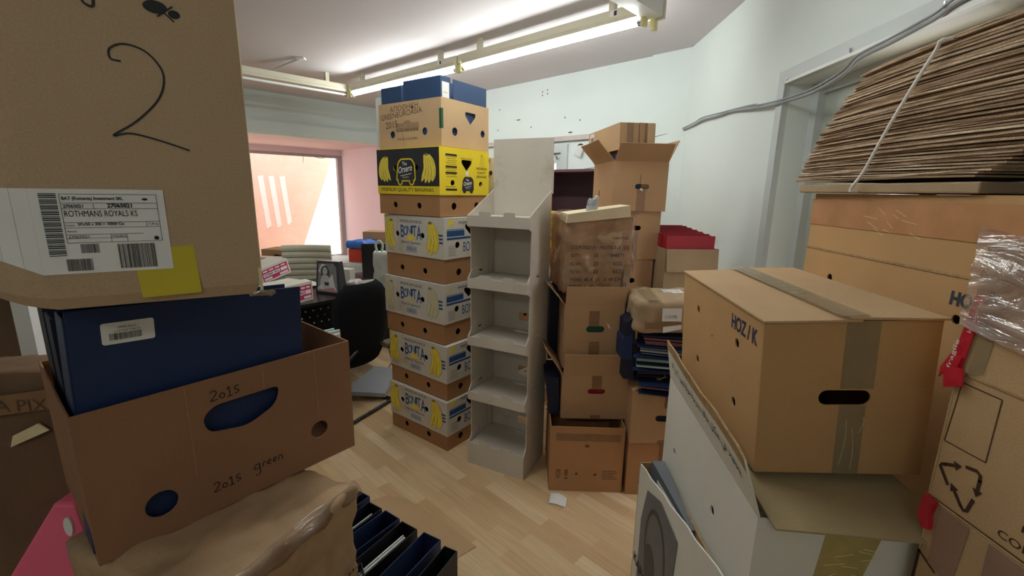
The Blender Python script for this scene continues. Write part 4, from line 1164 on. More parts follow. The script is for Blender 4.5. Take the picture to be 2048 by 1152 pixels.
m.hexa([(rx_(.73)-.006, .73, 0), (rx_(.73), .73, 0), (rx_(1.35), 1.35, 0), (la, 1.35, 0), (rx_(.73)-.006, .73, .02), (rx_(.73), .73, .02), (rx_(1.35), 1.35, .02), (la, 1.35, .02)], WB)
m.build('body', e)
# print: dark grey panel with a lighter ring on the left face
p0 = Vector((la - .0, 1.35, 0)); p1 = Vector((rx_(.73) - .0036, .73, 0)); u = (p1 - p0); Lp = u.length
Mp = wallM(p0 + Vector((-.0015, -.0005, 0)), u)
GP1 = mat('dark_grey_print', (104, 106, 110), .5, .05, 6); GP2 = mat('charcoal_print', (60, 62, 66), .5, .05, 6)
m = MB()
flat(m, [(.06, .15), (.30, .15), (.33, .60), (.20, .622), (.09, .58), (.055, .45)], GP1, Mp, z=.0006)
for a, b in ((.105, .092),):
    m.add([(.185 + a*math.cos(t*math.pi/20)*.8, .43 + a*1.35*math.sin(t*math.pi/20), .0012) for t in range(40)] + [(.185 + b*math.cos(t*math.pi/20)*.8, .43 + b*1.35*math.sin(t*math.pi/20), .0012) for t in range(40)],
          [(t, (t+1) % 40, 40 + (t+1) % 40, 40 + t) for t in range(40)], GP2, Mp)
flat(m, circle(.155, .36, .045, 20, 1.6), GP2, Mp, z=.0011)
text(m, 'KAPA', .02, .26, .12, .035, INK, Mp, z=.0014, bold=.03)
m.build('printed_artwork', e)
# grey file in the slim box
e3 = empty('grey_file', (0,0,0), label='grey file with handwritten white label standing in the slim white box', cat='file')
m = MB(); GF = mat('grey_file_board', (98, 102, 108), .5, .05, 6)
m.hexa([(.472,1.05,.2),(.482,1.05,.2),(.518,1.33,.2),(.468,1.33,.2),(.470,1.0,.655),(.480,1.0,.655),(.508,1.32,.645),(.468,1.32,.645)], GF); m.build('cover', e3)
m = MB(); p0 = Vector((.4678, 1.315, 0)); Mq2 = wallM(p0, Vector((.470, 1.0, 0)) - p0)
m.prism([[(.06, .45), (.22, .46), (.215, .635), (.06, .62)]], .001, .002, PAPER, Mq2); text(m, 'KA 10/9', .08, .52, .10, .03, INK, Mq2, z=.003, rot=-60); m.build('label', e3)

# removal carton H behind, against the right wall, with flaps up
dd5 = (.36, .74, .42)
r5 = (1.02, .86, .905)
e = carton('large_removal_carton', 'long carton printed H with raised taped flaps, carrying the cardboard bundle', r5, -2.0, dd5, KRAFT_Y, top='none',
           holes={'left': [circle(.146, .335, .012), circle(.597, .322, .011) , circle(.56, .18, .014)]}, flaps={'left': (0, .183), 'front': (-3, .18), 'back': (0, .18), 'right': (0, .183)})
m = MB(); F = face_matrix('left', *dd5); text(m, 'HOZ / K', .572, .352, .135, .034, mat('dark_slate_ink', (52, 64, 76), .6), F, bold=.05)
m.build('printed_lettering', e)
m = MB(); F5 = F
m.prism([rect(.0, .50, .735, .585)], .0010, .002, mat('shiny_brown_tape', (186, 134, 92), .22, .15, 12, bump=.4, bscale=18, spec=.7), F); m.prism([rect(.0, .418, .74, .424)], .0004, .0022, KRAFT_IN, F)
rr = random.Random(9)
for k in range(10):
    a = (.25 + rr.uniform(0, .2), .50 + rr.uniform(0, .08)); stroke(m, [a, (a[0] + rr.uniform(.02, .06), a[1] - rr.uniform(.005, .02))], .0012, TAPE_W, F, z=.0026)
m.build('tape', e)
carton('removal_carton', 'carton under the long H carton, mostly hidden by its neighbours', (1.02, .86, .452), -2, (.36, .74, .448), KRAFT_Y)
carton('removal_carton', 'carton on the floor at the bottom of the right wall stack', (1.02, .86, 0), -2, (.36, .74, .447), KRAFT_Y)

# bundle of flattened cartons, strapped
e = empty('cardboard_bundle', (1.015, .9, 1.511), 0, label='strapped bundle of flattened brown cardboard on the H carton', cat='cardboard bundle')
EDGE = mat('corrugated_edge', (184, 158, 132), .95, .35, 25, fibre=.25, stretch=(1, 1, 12), spec=.1)
EDGE2 = mat('corrugated_edge_dark', (158, 130, 106), .95, .35, 25, fibre=.25, stretch=(1, 1, 12), spec=.1)
EDGE3 = mat('corrugated_edge_pale', (208, 186, 160), .95, .35, 25, fibre=.25, stretch=(1, 1, 12), spec=.1)
ns = 54; rr = random.Random(12)
m = MB(); m.box((-.004, .105, .0), (.385, .735, .026), KRAFT_GR); m.build('folded_carton', e, bevel=.004)
zz = .033
for k in range(ns):
    t = k / (ns - 1)
    th = .0045 + rr.uniform(-.0008, .0008)
    yfar = 1.655 - .9 - (.20 * t + .10 * t * t) * .85 + rr.uniform(-.012, .012)
    ynear = .115 - min(t * 6, 1) * .095 - .25 * min(max((t - .15) * 4, 0), 1) + rr.uniform(-.008, .008)
    xl = rr.uniform(-.008, .008) - .01 * math.sin(t * 3); xr = .38 + rr.uniform(-.02, .02)
    m = MB(); n = 10; vs = []; fs = []
    sag = -.020 * (1 - t) + .010
    for i in range(n + 1):
        q = i / n; y = ynear + (yfar - ynear) * q
        dz = .003 - .030 * t * (q - .45) ** 2 * 2 + .012 * (q < .0) + .0015 * math.sin(q * 7 + k) - .010 * t * q
        for (x, z) in ((xl + rr.uniform(-.003, .003), 0), (xr, 0), (xr, th), (xl + rr.uniform(-.003, .003), th)): vs.append((x, y, zz + dz + z))
    for i in range(n):
        a = i * 4
        for j in range(4): fs.append((a + j, a + (j+1) % 4, a + 4 + (j+1) % 4, a + 4 + j)[::-1])
    fs += [(0, 1, 2, 3), (n*4+3, n*4+2, n*4+1, n*4)]
    m.add(vs, fs, [EDGE, EDGE2, EDGE, EDGE3][rr.randrange(4)] if k else KRAFT_GR)
    m.build('cardboard_sheet', e)
    zz += th + .0016
m = MB()
yb, yt = 1.36 - .9, 1.14 - .9
m.tube(smoothpts([(.20, yb + .02, .004), (.0, yb, .004), (-.022, yb, .012), (-.024, yb - .04, .06), (-.028, (yb + yt)/2, .18), (-.028, yt + .02, .322), (-.012, yt, .350), (.20, yt, .356), (.40, yt, .35), (.41, yt+.1, .18), (.40, yb, .0), (.2, yb + .02, -.000)], 4), .0042, mat('white_strap', (250, 250, 246), .4, .02), n=8)
m.build('strap', e)

# near right cartons
dd7 = (.30, .45, .40)
def nearbox(loc, label, h):
    return empty('taped_export_carton', loc, 0, label=label, cat='cardboard box')
KW = mat('wrapped_kraft_board', (188, 156, 116), .7, .08, 3, fibre=.08, flute=.1, spec=.35)
e = empty('export_carton', (.72, .23, 1.005), 0, label='wrapped carton with recycling arrows and red tape, right edge of view', cat='cardboard box')
dd7 = (.30, .455, .455)
m = MB()
for s in ('front', 'left', 'right', 'back'): m.prism([rect(0 if s in ('front','back') else T, 0, (.30 if s in ('front','back') else .455 - T), .43)], -T, 0, KW, face_matrix(s, *dd7))
m.box((0,0,0),(.30,.455,T), KW); m.box((0,0,.43),(.30,.455,.434), KW); m.build('body', e, bevel=.003)
F = face_matrix('left', *dd7)     # u: 0 at the far edge (y = .685), growing towards the camera
WR2 = film('crinkled_film', (232, 214, 204), .55, rough=.12, bump=1.0, bscale=9)
m = MB(); n = 16
vs = []; fs = []
for i in range(n + 1):
    for j in range(n + 1):
        u_, v_ = i / n * .30 - .004, .30 + j / n * .155 - i/n*.05
        vs.append((u_, v_, .006 + .006 * noise.noise(Vector((u_*14, v_*55, 1))) + .004))
for i in range(n):
    for j in range(n): a = i*(n+1)+j; fs.append((a, a+n+1, a+n+2, a+1))
m.add(vs, fs, WR2, F)
m.add([(p[1]*.0 - (p[0]+.004)*1.0, p[1], p[2]) for p in []], [], WR2, F)
m.build('plastic_wrap', e, smooth=True)
m = MB()
m.prism([[(-.008, .235), (.010, .230), (.022, .345), (.006, .350)]], .002, .004, REDT, F)
m.prism([[(-.020, .205), (-.010, .222), (.006, .23), (.010, .25), (-.008, .25), (-.020, .222)]], .004, .007, REDT, F)
m.prism([[(-.006, .192), (.022, .205), (.018, .232), (.0, .232), (-.012, .218)]], .006, .009, REDT, F)
text(m, 'fragile', -.002, .225, .05, .009, PAPER, F, z=.0075, rot=84); text(m, 'breakable', .012, .29, .05, .006, PAPER, F, z=.0045, rot=82)
m.build('red_tape', e)
m = MB(); m.prism([[(.018, .22), (.040, .235), (.050, .35), (.024, .36)]], .0006, .0016, TAPE_C, F); m.prism([[(.02, .222), (.30, .218), (.30, .220), (.02, .225)]], .0006, .002, KRAFT_IN, F)
m.build('clear_tape', e)
m = MB()
dia = [(.008, .104), (.014, .209), (.074, .208), (.074, .106)]
for i in range(4): stroke(m, [dia[i], dia[(i+1) % 4]], .0016, INK_BR, F)
def arrow(p, q, wd=.0055):
    p = Vector(p); q = Vector(q); dq = (q - p).normalized(); nn = Vector((-dq.y, dq.x)); k = q - dq * .012
    flat(m, [tuple(p - nn*wd/2), tuple(k - nn*wd/2), tuple(k - nn*wd*1.4), tuple(q), tuple(k + nn*wd*1.4), tuple(k + nn*wd/2), tuple(p + nn*wd/2)], INK_BR, F, z=.0008)
stroke(m, [(.030, .036), (.011, .060), (.014, .064), (.020, .067)], .0055, INK_BR, F, z=.0008); arrow((.018, .0665), (.044, .079))
stroke(m, [(.049, .082), (.066, .086), (.072, .082), (.073, .072)], .0055, INK_BR, F, z=.0008); arrow((.073, .075), (.073, .046))
stroke(m, [(.071, .040), (.066, .016), (.061, .013), (.055, .018)], .0055, INK_BR, F, z=.0008); arrow((.056, .017), (.034, .043))
for i, s in enumerate(('KEEP DRY', 'H.Q.', 'FRAGILE', 'HANDLE', 'CORK', 'MADE')): text(m, s, .128 + .002*i, .150 - .022*i - .0, .08, .010, INK_BR, F, bold=.02)
text(m, 'CORTON', .112, .012, .09, .012, INK_BR, F, bold=.02)
m.build('printed_marks', e)
e = empty('export_carton', (.722, .20, .55), 0, label='carton with corner print and broad tape, bottom right corner', cat='cardboard box')
dd8 = (.30, .48, .45)
m = MB()
for s in ('front', 'left', 'right', 'back'): m.prism([rect(0 if s in ('front','back') else T, 0, (.30 if s in ('front','back') else .48 - T), .447)], -T, 0, KW, face_matrix(s, *dd8))
m.box((0,0,0),(.30,.48,T), KW); m.box((0,0,.447),(.30,.48,.451), KW); m.build('body', e, bevel=.003)
F = face_matrix('left', *dd8)
m = MB(); stroke(m, [(.003, .285), (.003, .349)], .005, INK_BR, F); stroke(m, [(.003, .347), (.037, .331)], .004, INK_BR, F); m.build('printed_marks', e)
TPM = mat('mauve_brown_tape', (168, 132, 112), .3, .12, 14, bump=.4, bscale=14, spec=.6, alpha=.85)
m = MB(); m.prism([[(.022, .34), (.064, .33), (.07, .446), (.022, .446)]], .0006, .0018, TPM, F); m.prism([[(.105, .2), (.30, .2), (.30, .446), (.10, .446)]], .0006, .0018, TPM, F)
m.build('tape', e)
m = MB(); m.prism([[(-.006, .415), (.006, .395), (.018, .40), (.014, .425), (.018, .452), (-.002, .455)]], .002, .010, REDT, F); m.build('red_tape', e)
for z0, z1 in ((0, .548),):
    carton('export_carton', 'carton on the floor under the bottom right carton', (.722, .20, 0), 0, (.30, .48, .544), KW)

# ------------------------------------------------------------------ left foreground
# lower crate with crumpled wrapping
dL3 = (.36, .38, .40)
yl3 = 67
e = empty('crumpled_carton', (-.492, .584, .43), yl3, label='crumpled carton with upside down print under the open banana box', cat='cardboard box')
soft_box(dL3, KRAFT_CR, 30, .022, .010, 21, fine=.012).build('body', e, smooth=True)
m = MB(); F = face_matrix('front', *dL3)
for i, s in enumerate(('MEAS : 66.6X27X36', 'N.W : 26.5   KG', 'G.W : 27.5   KG', 'QTY : 500', 'COLOR :', 'ITEM NO :', 'FROM :')):
    text(m, s, .335, .235 - .030*i + .01, .20 - .02*(i % 3), .016, INK_BR, F, z=.012, rot=180, bold=.02) if False else text(m, s, .335, .150 + .021*i - .05, .13 - .015*(i % 3), .010, INK_BR, F, z=.022, rot=180)
m.build('printed_lettering', e)
m = MB(); n = 14; vs = []; fs = []
for i in range(n + 1):
    for j in range(7):
        u_ = i / n * .38 - .02; v_ = .36 + j / 6 * .055
        vs.append((u_, v_, .014 + .012 * noise.noise(Vector((u_*18, v_*40, 3))) - .006 * abs(j - 3)))
for i in range(n):
    for j in range(6): a = i*7+j; fs.append((a, a+7, a+8, a+1))
m.add(vs, fs, film('edge_film', (220, 206, 190), .22, bump=.8), F); m.build('plastic_wrap', e, smooth=True)
carton('removal_carton', 'carton on the floor under the crumpled carton at left', (-.492, .584, 0), yl3, (.36, .38, .425), KRAFT_OLD)

# open banana box with 2015 writing
dL2 = (.505, .35, .29)
l2 = (-.722, .672, .836)
e = carton('open_banana_box', 'open brown banana box marked 2015 in the left foreground', l2, 51, dL2, KRAFT_D, rx=1.0, ry=-.5, top='none', cat='banana box', bevel=.001,
           holes={'front': [rpoly([(.182, .212), (.190, .178), (.262, .164), (.322, .190), (.334, .232), (.205, .232)], .018), circle(.10, .069, .026), circle(.415, .087, .021)]})
m = MB(); F = face_matrix('front', *dL2)
def ink(pts, wd=.0022): stroke(m, smoothpts(pts, 4), wd, INK, F)
def digits(x, y, s, sk=0):
    ink([(x, y+.8*s), (x+.3*s, y+s), (x+.55*s, y+.75*s), (x+.3*s, y+.35*s), (x, y), (x+.6*s, y+.05*s)])
    ink([(x+.95*s, y+.55*s), (x+.78*s, y+.3*s), (x+.9*s, y+.05*s), (x+1.15*s, y+.1*s), (x+1.2*s, y+.4*s), (x+.95*s, y+.55*s)])
    ink([(x+1.45*s, y+.7*s), (x+1.65*s, y+.95*s), (x+1.65*s, y)]); ink([(x+1.4*s, y), (x+1.9*s, y)])
    ink([(x+2.5*s, y+.85*s), (x+2.2*s, y+.85*s), (x+2.15*s, y+.5*s), (x+2.4*s, y+.45*s), (x+2.45*s, y+.2*s), (x+2.1*s, y+.1*s)])
digits(.200, .243, .021)
m.build('handwriting', e); m = MB()
digits(.185, .045, .020)
x, y, s = .262, .050, .024
ink([(x+.5*s, y+.7*s), (x+.1*s, y+.6*s), (x+.1*s, y+.25*s), (x+.5*s, y+.35*s), (x+.5*s, y+.7*s), (x+.5*s, y-.3*s), (x+.1*s, y-.35*s)])
ink([(x+.8*s, y+.2*s), (x+.85*s, y+.6*s), (x+1.1*s, y+.55*s)]); ink([(x+1.2*s, y+.35*s), (x+1.5*s, y+.5*s), (x+1.35*s, y+.65*s), (x+1.2*s, y+.3*s), (x+1.5*s, y+.2*s)])
ink([(x+1.7*s, y+.35*s), (x+2.0*s, y+.5*s), (x+1.85*s, y+.65*s), (x+1.7*s, y+.3*s), (x+2.0*s, y+.2*s)]); ink([(x+2.2*s, y+.15*s), (x+2.25*s, y+.6*s), (x+2.5*s, y+.55*s), (x+2.55*s, y+.1*s)])
m.build('handwriting', e)
Mx = e.matrix_world.copy()
for xx, z_ in ((.16, .10), (.30, .236), (.415, .115)): m = MB(); m.box((xx, -.0005, z_), (xx + .0008, 0, .29), KRAFT_IN); m.build('board_crease', e)
# binder in it, wide cover to the viewer, with barcode label
bl_ = Mx @ Vector((.012, .014, .008))
e = empty('lever_arch_file', bl_, 51, ry=2.4, label='navy file with white barcode label standing in the 2015 box', cat='binder', group='files in the left foreground box')
m = MB(); m.box((-.012, 0, .01), (.372, .003, .452), NAVY); m.box((-.012, .075, .01), (.372, .078, .447), NAVY); m.box((-.015, 0, .01), (-.012, .078, .44), NAVY); m.build('cover', e, bevel=.001)
m = MB(); m.box((.0, .01, .02), (.34, .065, .40), PAPER); m.build('papers', e)
m = MB(); F = Matrix(((1,0,0,0),(0,0,-1,0),(0,1,0,0),(0,0,0,1)))
m.prism([rounded(.030, .387, .103, .425, .004)], .0003, .001, PAPER, F); barcode(m, .040, .394, .045, .012, INK, F, 31, z=.0013); text(m, 'LEVER ARCH', .053, .414, .024, .004, INK_F, F, z=.0013); text(m, '6 221033 176514', .047, .408, .035, .003, INK_F, F, z=.0013)
m.build('barcode_label', e)
b = Mx @ Vector((.40, .06, .008))
binder('lever_arch_file', 'pale blue file lying low at the right end of the 2015 box', Mx @ Vector((.39, .30, .01)), 51 - 90, cloth=mat('pale_blue_board', (120, 156, 176), .6), spine_label=False, ring=False, papers=.6, height=.25, group='files in the left foreground box', width=.08, depth=.10)
binder('lever_arch_file', 'navy file standing behind the barcode file', Mx @ Vector((.01, .12, .008)), 51, cloth=NAVY_D, spine_label=False, ring=False, papers=0, width=.35, depth=.07, height=.42, group='files in the left foreground box')
binder('lever_arch_file', 'navy file farthest back in the 2015 box', Mx @ Vector((.01, .22, .008)), 51, cloth=NAVY_D, spine_label=False, ring=False, papers=0, width=.35, depth=.08, height=.42, group='files in the left foreground box')

# the big carton on top: marked 2, address label
e = empty('tall_export_carton', (-.655, .617, 1.308), 30, label='tall brown carton marked with a big 2 and a shipping label', cat='cardboard box')
KB = mat('matt_export_board', (180, 154, 124), .85, .05, 3, fibre=.08, spec=.25)
hL = .72; fw = .265
m = MB(); dpt = .33
outline = [(0, 0), (fw, 0), (fw, dpt), (-.16, dpt), (-.135, .095)]
# rounded crushed corner between the front and the left side
ol = [(.0, 0)] + [(-.018, .002), (-.04, .012)] + [(-.13, .10), (-.16, dpt), (fw, dpt), (fw, 0)]
ol = ol[::-1]
vs = []; fs = []; n = 24; k = len(ol)
dense = []
for i in range(k):
    a = Vector(ol[i]); b = Vector(ol[(i+1) % k]); q = max(1, int((b-a).length / .03))
    for j in range(q): dense.append(a.lerp(b, j/q))
k = len(dense); cen = Vector((.08, .16))
for z in range(n + 1):
    zz_ = hL * z / n
    for p in dense:
        f = 1.0
        if z == 0: f = .93
        elif z == 1: f = .985
        pp = cen + (p - cen) * f
        bul = .003 * noise.noise(Vector((p.x*8, p.y*8, zz_*6))) if p.y > .02 else 0.0
        vs.append((pp.x + bul, pp.y + bul, (.012 if z == 0 else zz_) + (.03 * max(0, -.0 - p.x) / .16 if z < 2 else 0)))
for z in range(n):
    for i in range(k):
        a = z*k+i; b = z*k+(i+1) % k; fs.append((a, b, b+k, a+k)[::-1])
fs = [f[::-1] for f in fs]
fs.append(tuple(range(k))[::-1]); fs.append(tuple(range(n*k, n*k+k)))
m.add(vs, fs, KB); m.build('body', e)
F = Matrix(((1,0,0,0),(0,0,-1,.0024),(0,1,0,0),(0,0,0,1)))
m = MB()
ink_ = lambda pts, wd=.003: stroke(m, smoothpts(pts, 6), wd, INK, F, z=.0035)
B1_ = 1.308
ink_([(a, b - B1_) for a, b in [(.121,1.667),(.110,1.669),(.111,1.682),(.128,1.690),(.152,1.682),(.167,1.656),(.158,1.622),(.128,1.588),(.100,1.567),(.120,1.571),(.153,1.563),(.187,1.551)]], .0024)
ink_([(.088,.435),(.092,.426),(.100,.424),(.102,.436)], .003)
flat(m, circle(.168, .436, .014, 18, .6), INK, F, z=.0034); flat(m, circle(.189, .430, .007, 14, .8), INK, F, z=.0034)
ink_([(.163,.446),(.178,.430),(.188,.420)], .002); ink_([(.169,.424),(.188,.440)], .002)
m.build('handwriting', e)
# white shipping label on the front, folding round the corner
LX0, LY0, LX1, LY1 = .0, .065, .147, .184
m = MB(); m.prism([rect(LX0, LY0, LX1, LY1)], .003, .0036, PAPER, F)
lp = [(.0, .0), (-.018, .002), (-.04, .012), (-.095, .066)]
for i in range(3):
    a, b = lp[i], lp[i+1]; q = .0012
    nx_, ny_ = (b[1]-a[1]), -(b[0]-a[0]); L2_ = math.hypot(nx_, ny_); nx_, ny_ = -nx_/L2_*-1, -ny_/L2_*-1
    ux, uy = (b[0]-a[0])/L2_, (b[1]-a[1])/L2_; nx_, ny_ = uy, -ux
    if ny_ > 0: nx_, ny_ = -nx_, -ny_
    m.add([(a[0]+nx_*q, a[1]+ny_*q, LY0 + .01*i), (b[0]+nx_*q, b[1]+ny_*q, LY0 + .01*(i+1)), (b[0]+nx_*q, b[1]+ny_*q, LY1), (a[0]+nx_*q, a[1]+ny_*q, LY1)], [(3,2,1,0)], PAPER)
    if i == 2:
        for t in range(26):
            zq = LY0 + .03 + t * .0032
            m.add([(a[0]+nx_*(q+.0006)+ux*.004, a[1]+ny_*(q+.0006)+uy*.004, zq), (a[0]+nx_*(q+.0006)+ux*.022, a[1]+ny_*(q+.0006)+uy*.022, zq), (a[0]+nx_*(q+.0006)+ux*.022, a[1]+ny_*(q+.0006)+uy*.022, zq+.0018), (a[0]+nx_*(q+.0006)+ux*.004, a[1]+ny_*(q+.0006)+uy*.004, zq+.0018)], [(3,2,1,0)], INK)
X = lambda u: .031 + u * .107
Y = lambda v: LY0 + .044 + v * .068
lz = .0042
def ln(a, b): stroke(m, [(X(a[0]), Y(a[1])), (X(b[0]), Y(b[1]))], .0005, INK, F, z=lz)
for a, b in (((0,1),(1,1)),((1,1),(1,0)),((1,0),(0,0)),((0,0),(0,1)),((0,.82),(1,.82)),((0,.70),(1,.70)),((0,.42),(1,.42)),((0,.31),(1,.31)),((0,.17),(.8,.17)),((.32,.70),(.32,.82)),((.85,.31),(.85,.42)),((.45,.17),(.45,0)),((.62,.17),(.62,0)),((0,.09),(.62,.09))): ln(a, b)
text(m, 'BAT (Romania) Investment SRL', X(.02), Y(.86), .066, .0062, INK, F, z=lz, bold=.02)
text(m, '27065021', X(.02), Y(.72), .021, .0050, INK, F, z=lz, bold=.02); text(m, '27065021', X(.46), Y(.72), .028, .0065, INK, F, z=lz, bold=.04)
text(m, 'ROTHMANS ROYALS KS', X(.02), Y(.54), .080, .0085, INK, F, z=lz, bold=.03)
text(m, "20's/50 x 200 = 10000 Cig.", X(.13), Y(.335), .052, .0056, INK, F, z=lz, bold=.02); text(m, '13,46 kg', X(.87), Y(.335), .012, .0042, INK, F, z=lz)
text(m, 'Remarks', X(.02), Y(.22), .010, .0028, INK, F, z=lz); text(m, 'Content', X(.01), Y(.345), .010, .0028, INK, F, z=lz)
text(m, '27065021', X(.02), Y(.10), .022, .0036, INK, F, z=lz); text(m, '19/02/2015', X(.46), Y(.1), .016, .0036, INK, F, z=lz)
flat(m, circle(X(.87), Y(.90), .0035, 12, .5), INK, F, z=lz); flat(m, circle(X(.94), Y(.06), .003, 12), INK, F, z=lz)
barcode(m, X(.12), Y(-.22), .02, .013, INK, F, 12, z=lz); barcode(m, X(.50), Y(-.58), .044, .036, INK, F, 13, z=lz); barcode(m, .026, LY0 + .004, .028, .017, INK, F, 14, z=lz)
for t in range(34):
    zq = LY0 + .026 + t * .0026; m.prism([rect(.010, zq, .028, zq + (.0016 if t % 3 else .0009))], .0036, .0041, INK, F)
m.build('shipping_label', e)
m = MB(); m.prism([[(.104, .022), (.179, .024), (.176, .100), (.100, .096)]], .0024, .0030, mat('yellow_tape', (196, 178, 42), .5, .06, 10), F); m.build('yellow_sticker', e)
m = MB(); m.prism([rect(fw - .004, .012, fw + .001, hL)], .001, .0022, TAPE_W, F); m.build('corner_tape', e)
m = MB()
for k in range(5): m.tube(smoothpts([(fw-.02+.004*k, .0, .012), (fw + .004*k, -.004 + .004*k, .018 - .002*k), (fw + .012, .004, .008 + .002*k)], 4), .003, TAPE_C, n=5)
m.build('twisted_tape', e)

# worn carton, shelf upright and pink case far left
e = empty('worn_carton', (-1.47, .98, 0), 8, label='worn brown carton, darkened for shade, with peeling tape at the far left edge', cat='cardboard box')
soft_box((.38, .16, 1.045), mat('shaded_worn_board', (112, 86, 64), .85, .25, 5, fibre=.1, bump=.6, bscale=12), 18, .02, .012, 33, fine=.006).build('body', e, smooth=True)  # board colour darkened in place of shade that the rear batten takes away
m = MB(); F = face_matrix('front', .38, .16, 1.08)
m.prism([[(.18, .94), (.37, .96), (.37, 1.01), (.18, .99)]], .012, .016, TAPE, F); m.prism([[(.24, .86), (.33, .90), (.31, .92), (.25, .89)]], .012, .016, TAPE_W, F)
text(m, 'VA PIX', .20, .955, .14, .03, INK_F, F, z=.017)
m.build('peeling_tape', e)
carton('removal_carton', 'tall dark carton standing behind the worn carton at far left', (-2.28, 1.85, 0), 10, (.74, .35, 1.42), mat('shaded_worn_board', (112, 86, 64)))
e = empty('shelf_rack', (-1.535, 1.33, 0), 10, label='white metal upright of a rack at the far left edge', cat='shelf rack')
for x_, y_ in ((0, 0), (-.8, 0), (0, .35), (-.8, .35)):
    m = MB(); m.box((x_, y_, 0), (x_ + .045, y_ + .03, 1.75), WHITEM); m.build('post', e)
for z in (.1, .6, 1.2, 1.72):
    m = MB(); m.box((-.8, 0, z), (.045, .38, z + .02), GREYF); m.build('shelf', e)
e = empty('pink_case', (-.90, .80, 0), 0, label='pink plastic case with white oval plate, bottom left corner', cat='case')
m = MB(); m.hexa([(-.25,0,0),(.05,0,0),(.05,.12,0),(-.25,.12,0),(-.245,.0,.56),(.05,.0,.56),(.05,.12,.56),(-.245,.12,.56)], PINK); m.hexa([(-.245,0,.56),(.05,0,.56),(.05,.12,.56),(-.245,.12,.56),(-.030,.0,.86),(.014,.0,.86),(.014,.08,.86),(-.030,.08,.86)], PINK); m.build('shell', e, bevel=.008)
m = MB(); m.prism([circle(-.002, .81, .009, 16, 2.4)], 0, .004, PAPER, Matrix(((1,0,0,0),(0,0,-1,-.001),(0,1,0,0),(0,0,0,1)))); m.build('oval_plate', e)

# ------------------------------------------------------------------ floor things
m = MB(); m.prism([[(-.735, 1.90), (-.60, 1.975), (-.50, 1.95), (-.34, 1.83), (-.135, 1.655), (-.20, 1.60), (-.42, 1.12), (-1.05, 1.40)][::-1]], .001, .005, mat('thin_flat_board', (194, 162, 122), .8, .08, 2, spec=.2))
tag(m.build('flat_cardboard'), 'flat sheet of brown cardboard lying under the row of files', 'cardboard')
grp = 'open files standing in a row on the floor'
def floor_binder(cx, cy, label, cloth, width=.072, splay=.0, papers=.4, az=0, depth=.285, seed=0):
    """cx, cy: middle of the spine; the covers run back towards the lower left"""
    # spine faces upper right: local -y = (.52,.85) -> yaw so that +y = (-.52,-.85)
    yaw = 148.5 + az
    c, s = math.cos(R(yaw)), math.sin(R(yaw))
    return binder('lever_arch_file', label, (cx - c*width/2, cy - s*width/2, .006), yaw, cloth=cloth, width=width, papers=papers, spine_label=True, group=grp, splay=splay, depth=depth, seed=seed)
fb = [(-.567, 1.560, 'navy open file farthest along the floor row', NAVY, .06, 0), (-.504, 1.495, 'black lined open file second from the far end of the row', NAVY_D, .070, 0),
      (-.427, 1.447, 'navy open file third from the far end of the row', NAVY, .078, -3), (-.352, 1.394, 'black open file with papers in the middle of the row', BLACKB, .074, 0),
      (-.262, 1.345, 'navy open file with steel edges near the front of the row', NAVY, .074, 3), (-.190, 1.290, 'narrow black open file nearest the camera in the row', BLACKB, .052, 5)]
for i, (x, y, lab, c, wd, az) in enumerate(fb):
    floor_binder(x, y, lab, c, wd, papers=[.3, .35, .3, .5, .15, 0][i], az=az, seed=i)
binder('lever_arch_file', 'navy open file lying across the near end of the row', (-.43, 1.155, .006), 118, cloth=NAVY, width=.08, papers=.0, group=grp, spine_label=False)
m = MB()
vs = []; fs = []; n = 8; rr = random.Random(2)
for i in range(n + 1):
    for j in range(n + 1):
        u_, v_ = i/n, j/n; vs.append((.085*u_ + .010*v_ - .012*(v_ > .8)*(u_>.7), .085*v_ + .006*math.sin(u_*5) - .01*u_, .003 + .010 * abs(noise.noise(Vector((u_*3, v_*3, 1))))))
for i in range(n):
    for j in range(n): a = i*(n+1)+j; fs.append((a, a+n+1, a+n+2, a+1))
m.add(vs, fs, PAPER, Matrix.Translation((.195, 1.935, 0)) @ Matrix.Rotation(R(-6), 4, 'Z'))
o = m.build('crumpled_tissue', smooth=True); md = o.modifiers.new('thick', 'SOLIDIFY'); md.thickness = .001
tag(o, 'crumpled white scrap of paper on the floor by the worn carton', 'paper')

# ------------------------------------------------------------------ desk corner
az = 40
du = Vector((math.sin(R(az)), math.cos(R(az)), 0)); dn = Vector((-math.cos(R(az)), math.sin(R(az)), 0))
dk = empty('office_desk', (-1.42, 2.83, 0), 90 - az, label='black desk with perforated front panel behind the black chair', cat='desk')
BLK = mat('black_desk_laminate', (38, 38, 42), .22, .06, 3, spec=.6)
m = MB(); m.box((-1.0, 0, .715), (1.05, .80, .74), BLK); m.build('desk_top', dk, bevel=.003)
m = MB(); holes = []
for r_ in range(3):
    for k in range(22):
        cx = -.42 + .055 * k + (.0275 if r_ % 2 else 0); cy = .655 - .045 * r_; a, b = .007, .0025
        holes.append([(cx-a, cy-b), (cx-b, cy-b), (cx-b, cy-a), (cx+b, cy-a), (cx+b, cy-b), (cx+a, cy-b), (cx+a, cy+b), (cx+b, cy+b), (cx+b, cy+a), (cx-b, cy+a), (cx-b, cy+b), (cx-a, cy+b)])
m.prism([rect(-.95, .30, 1.0, .70)] + holes, 0, .003, DARK, Matrix(((1,0,0,0),(0,0,-1,.12),(0,1,0,0),(0,0,0,1)))); m.build('modesty_panel', dk)
for x_ in (-.96, .98):
    for y_ in (.05, .70): m = MB(); m.box((x_, y_, 0), (x_ + .05, y_ + .05, .715), STEEL); m.build('leg', dk)
DK = dk.matrix_world
def ondesk(x, y, z=.741): v = DK @ Vector((x, y, z)); return (v.x, v.y, v.z)

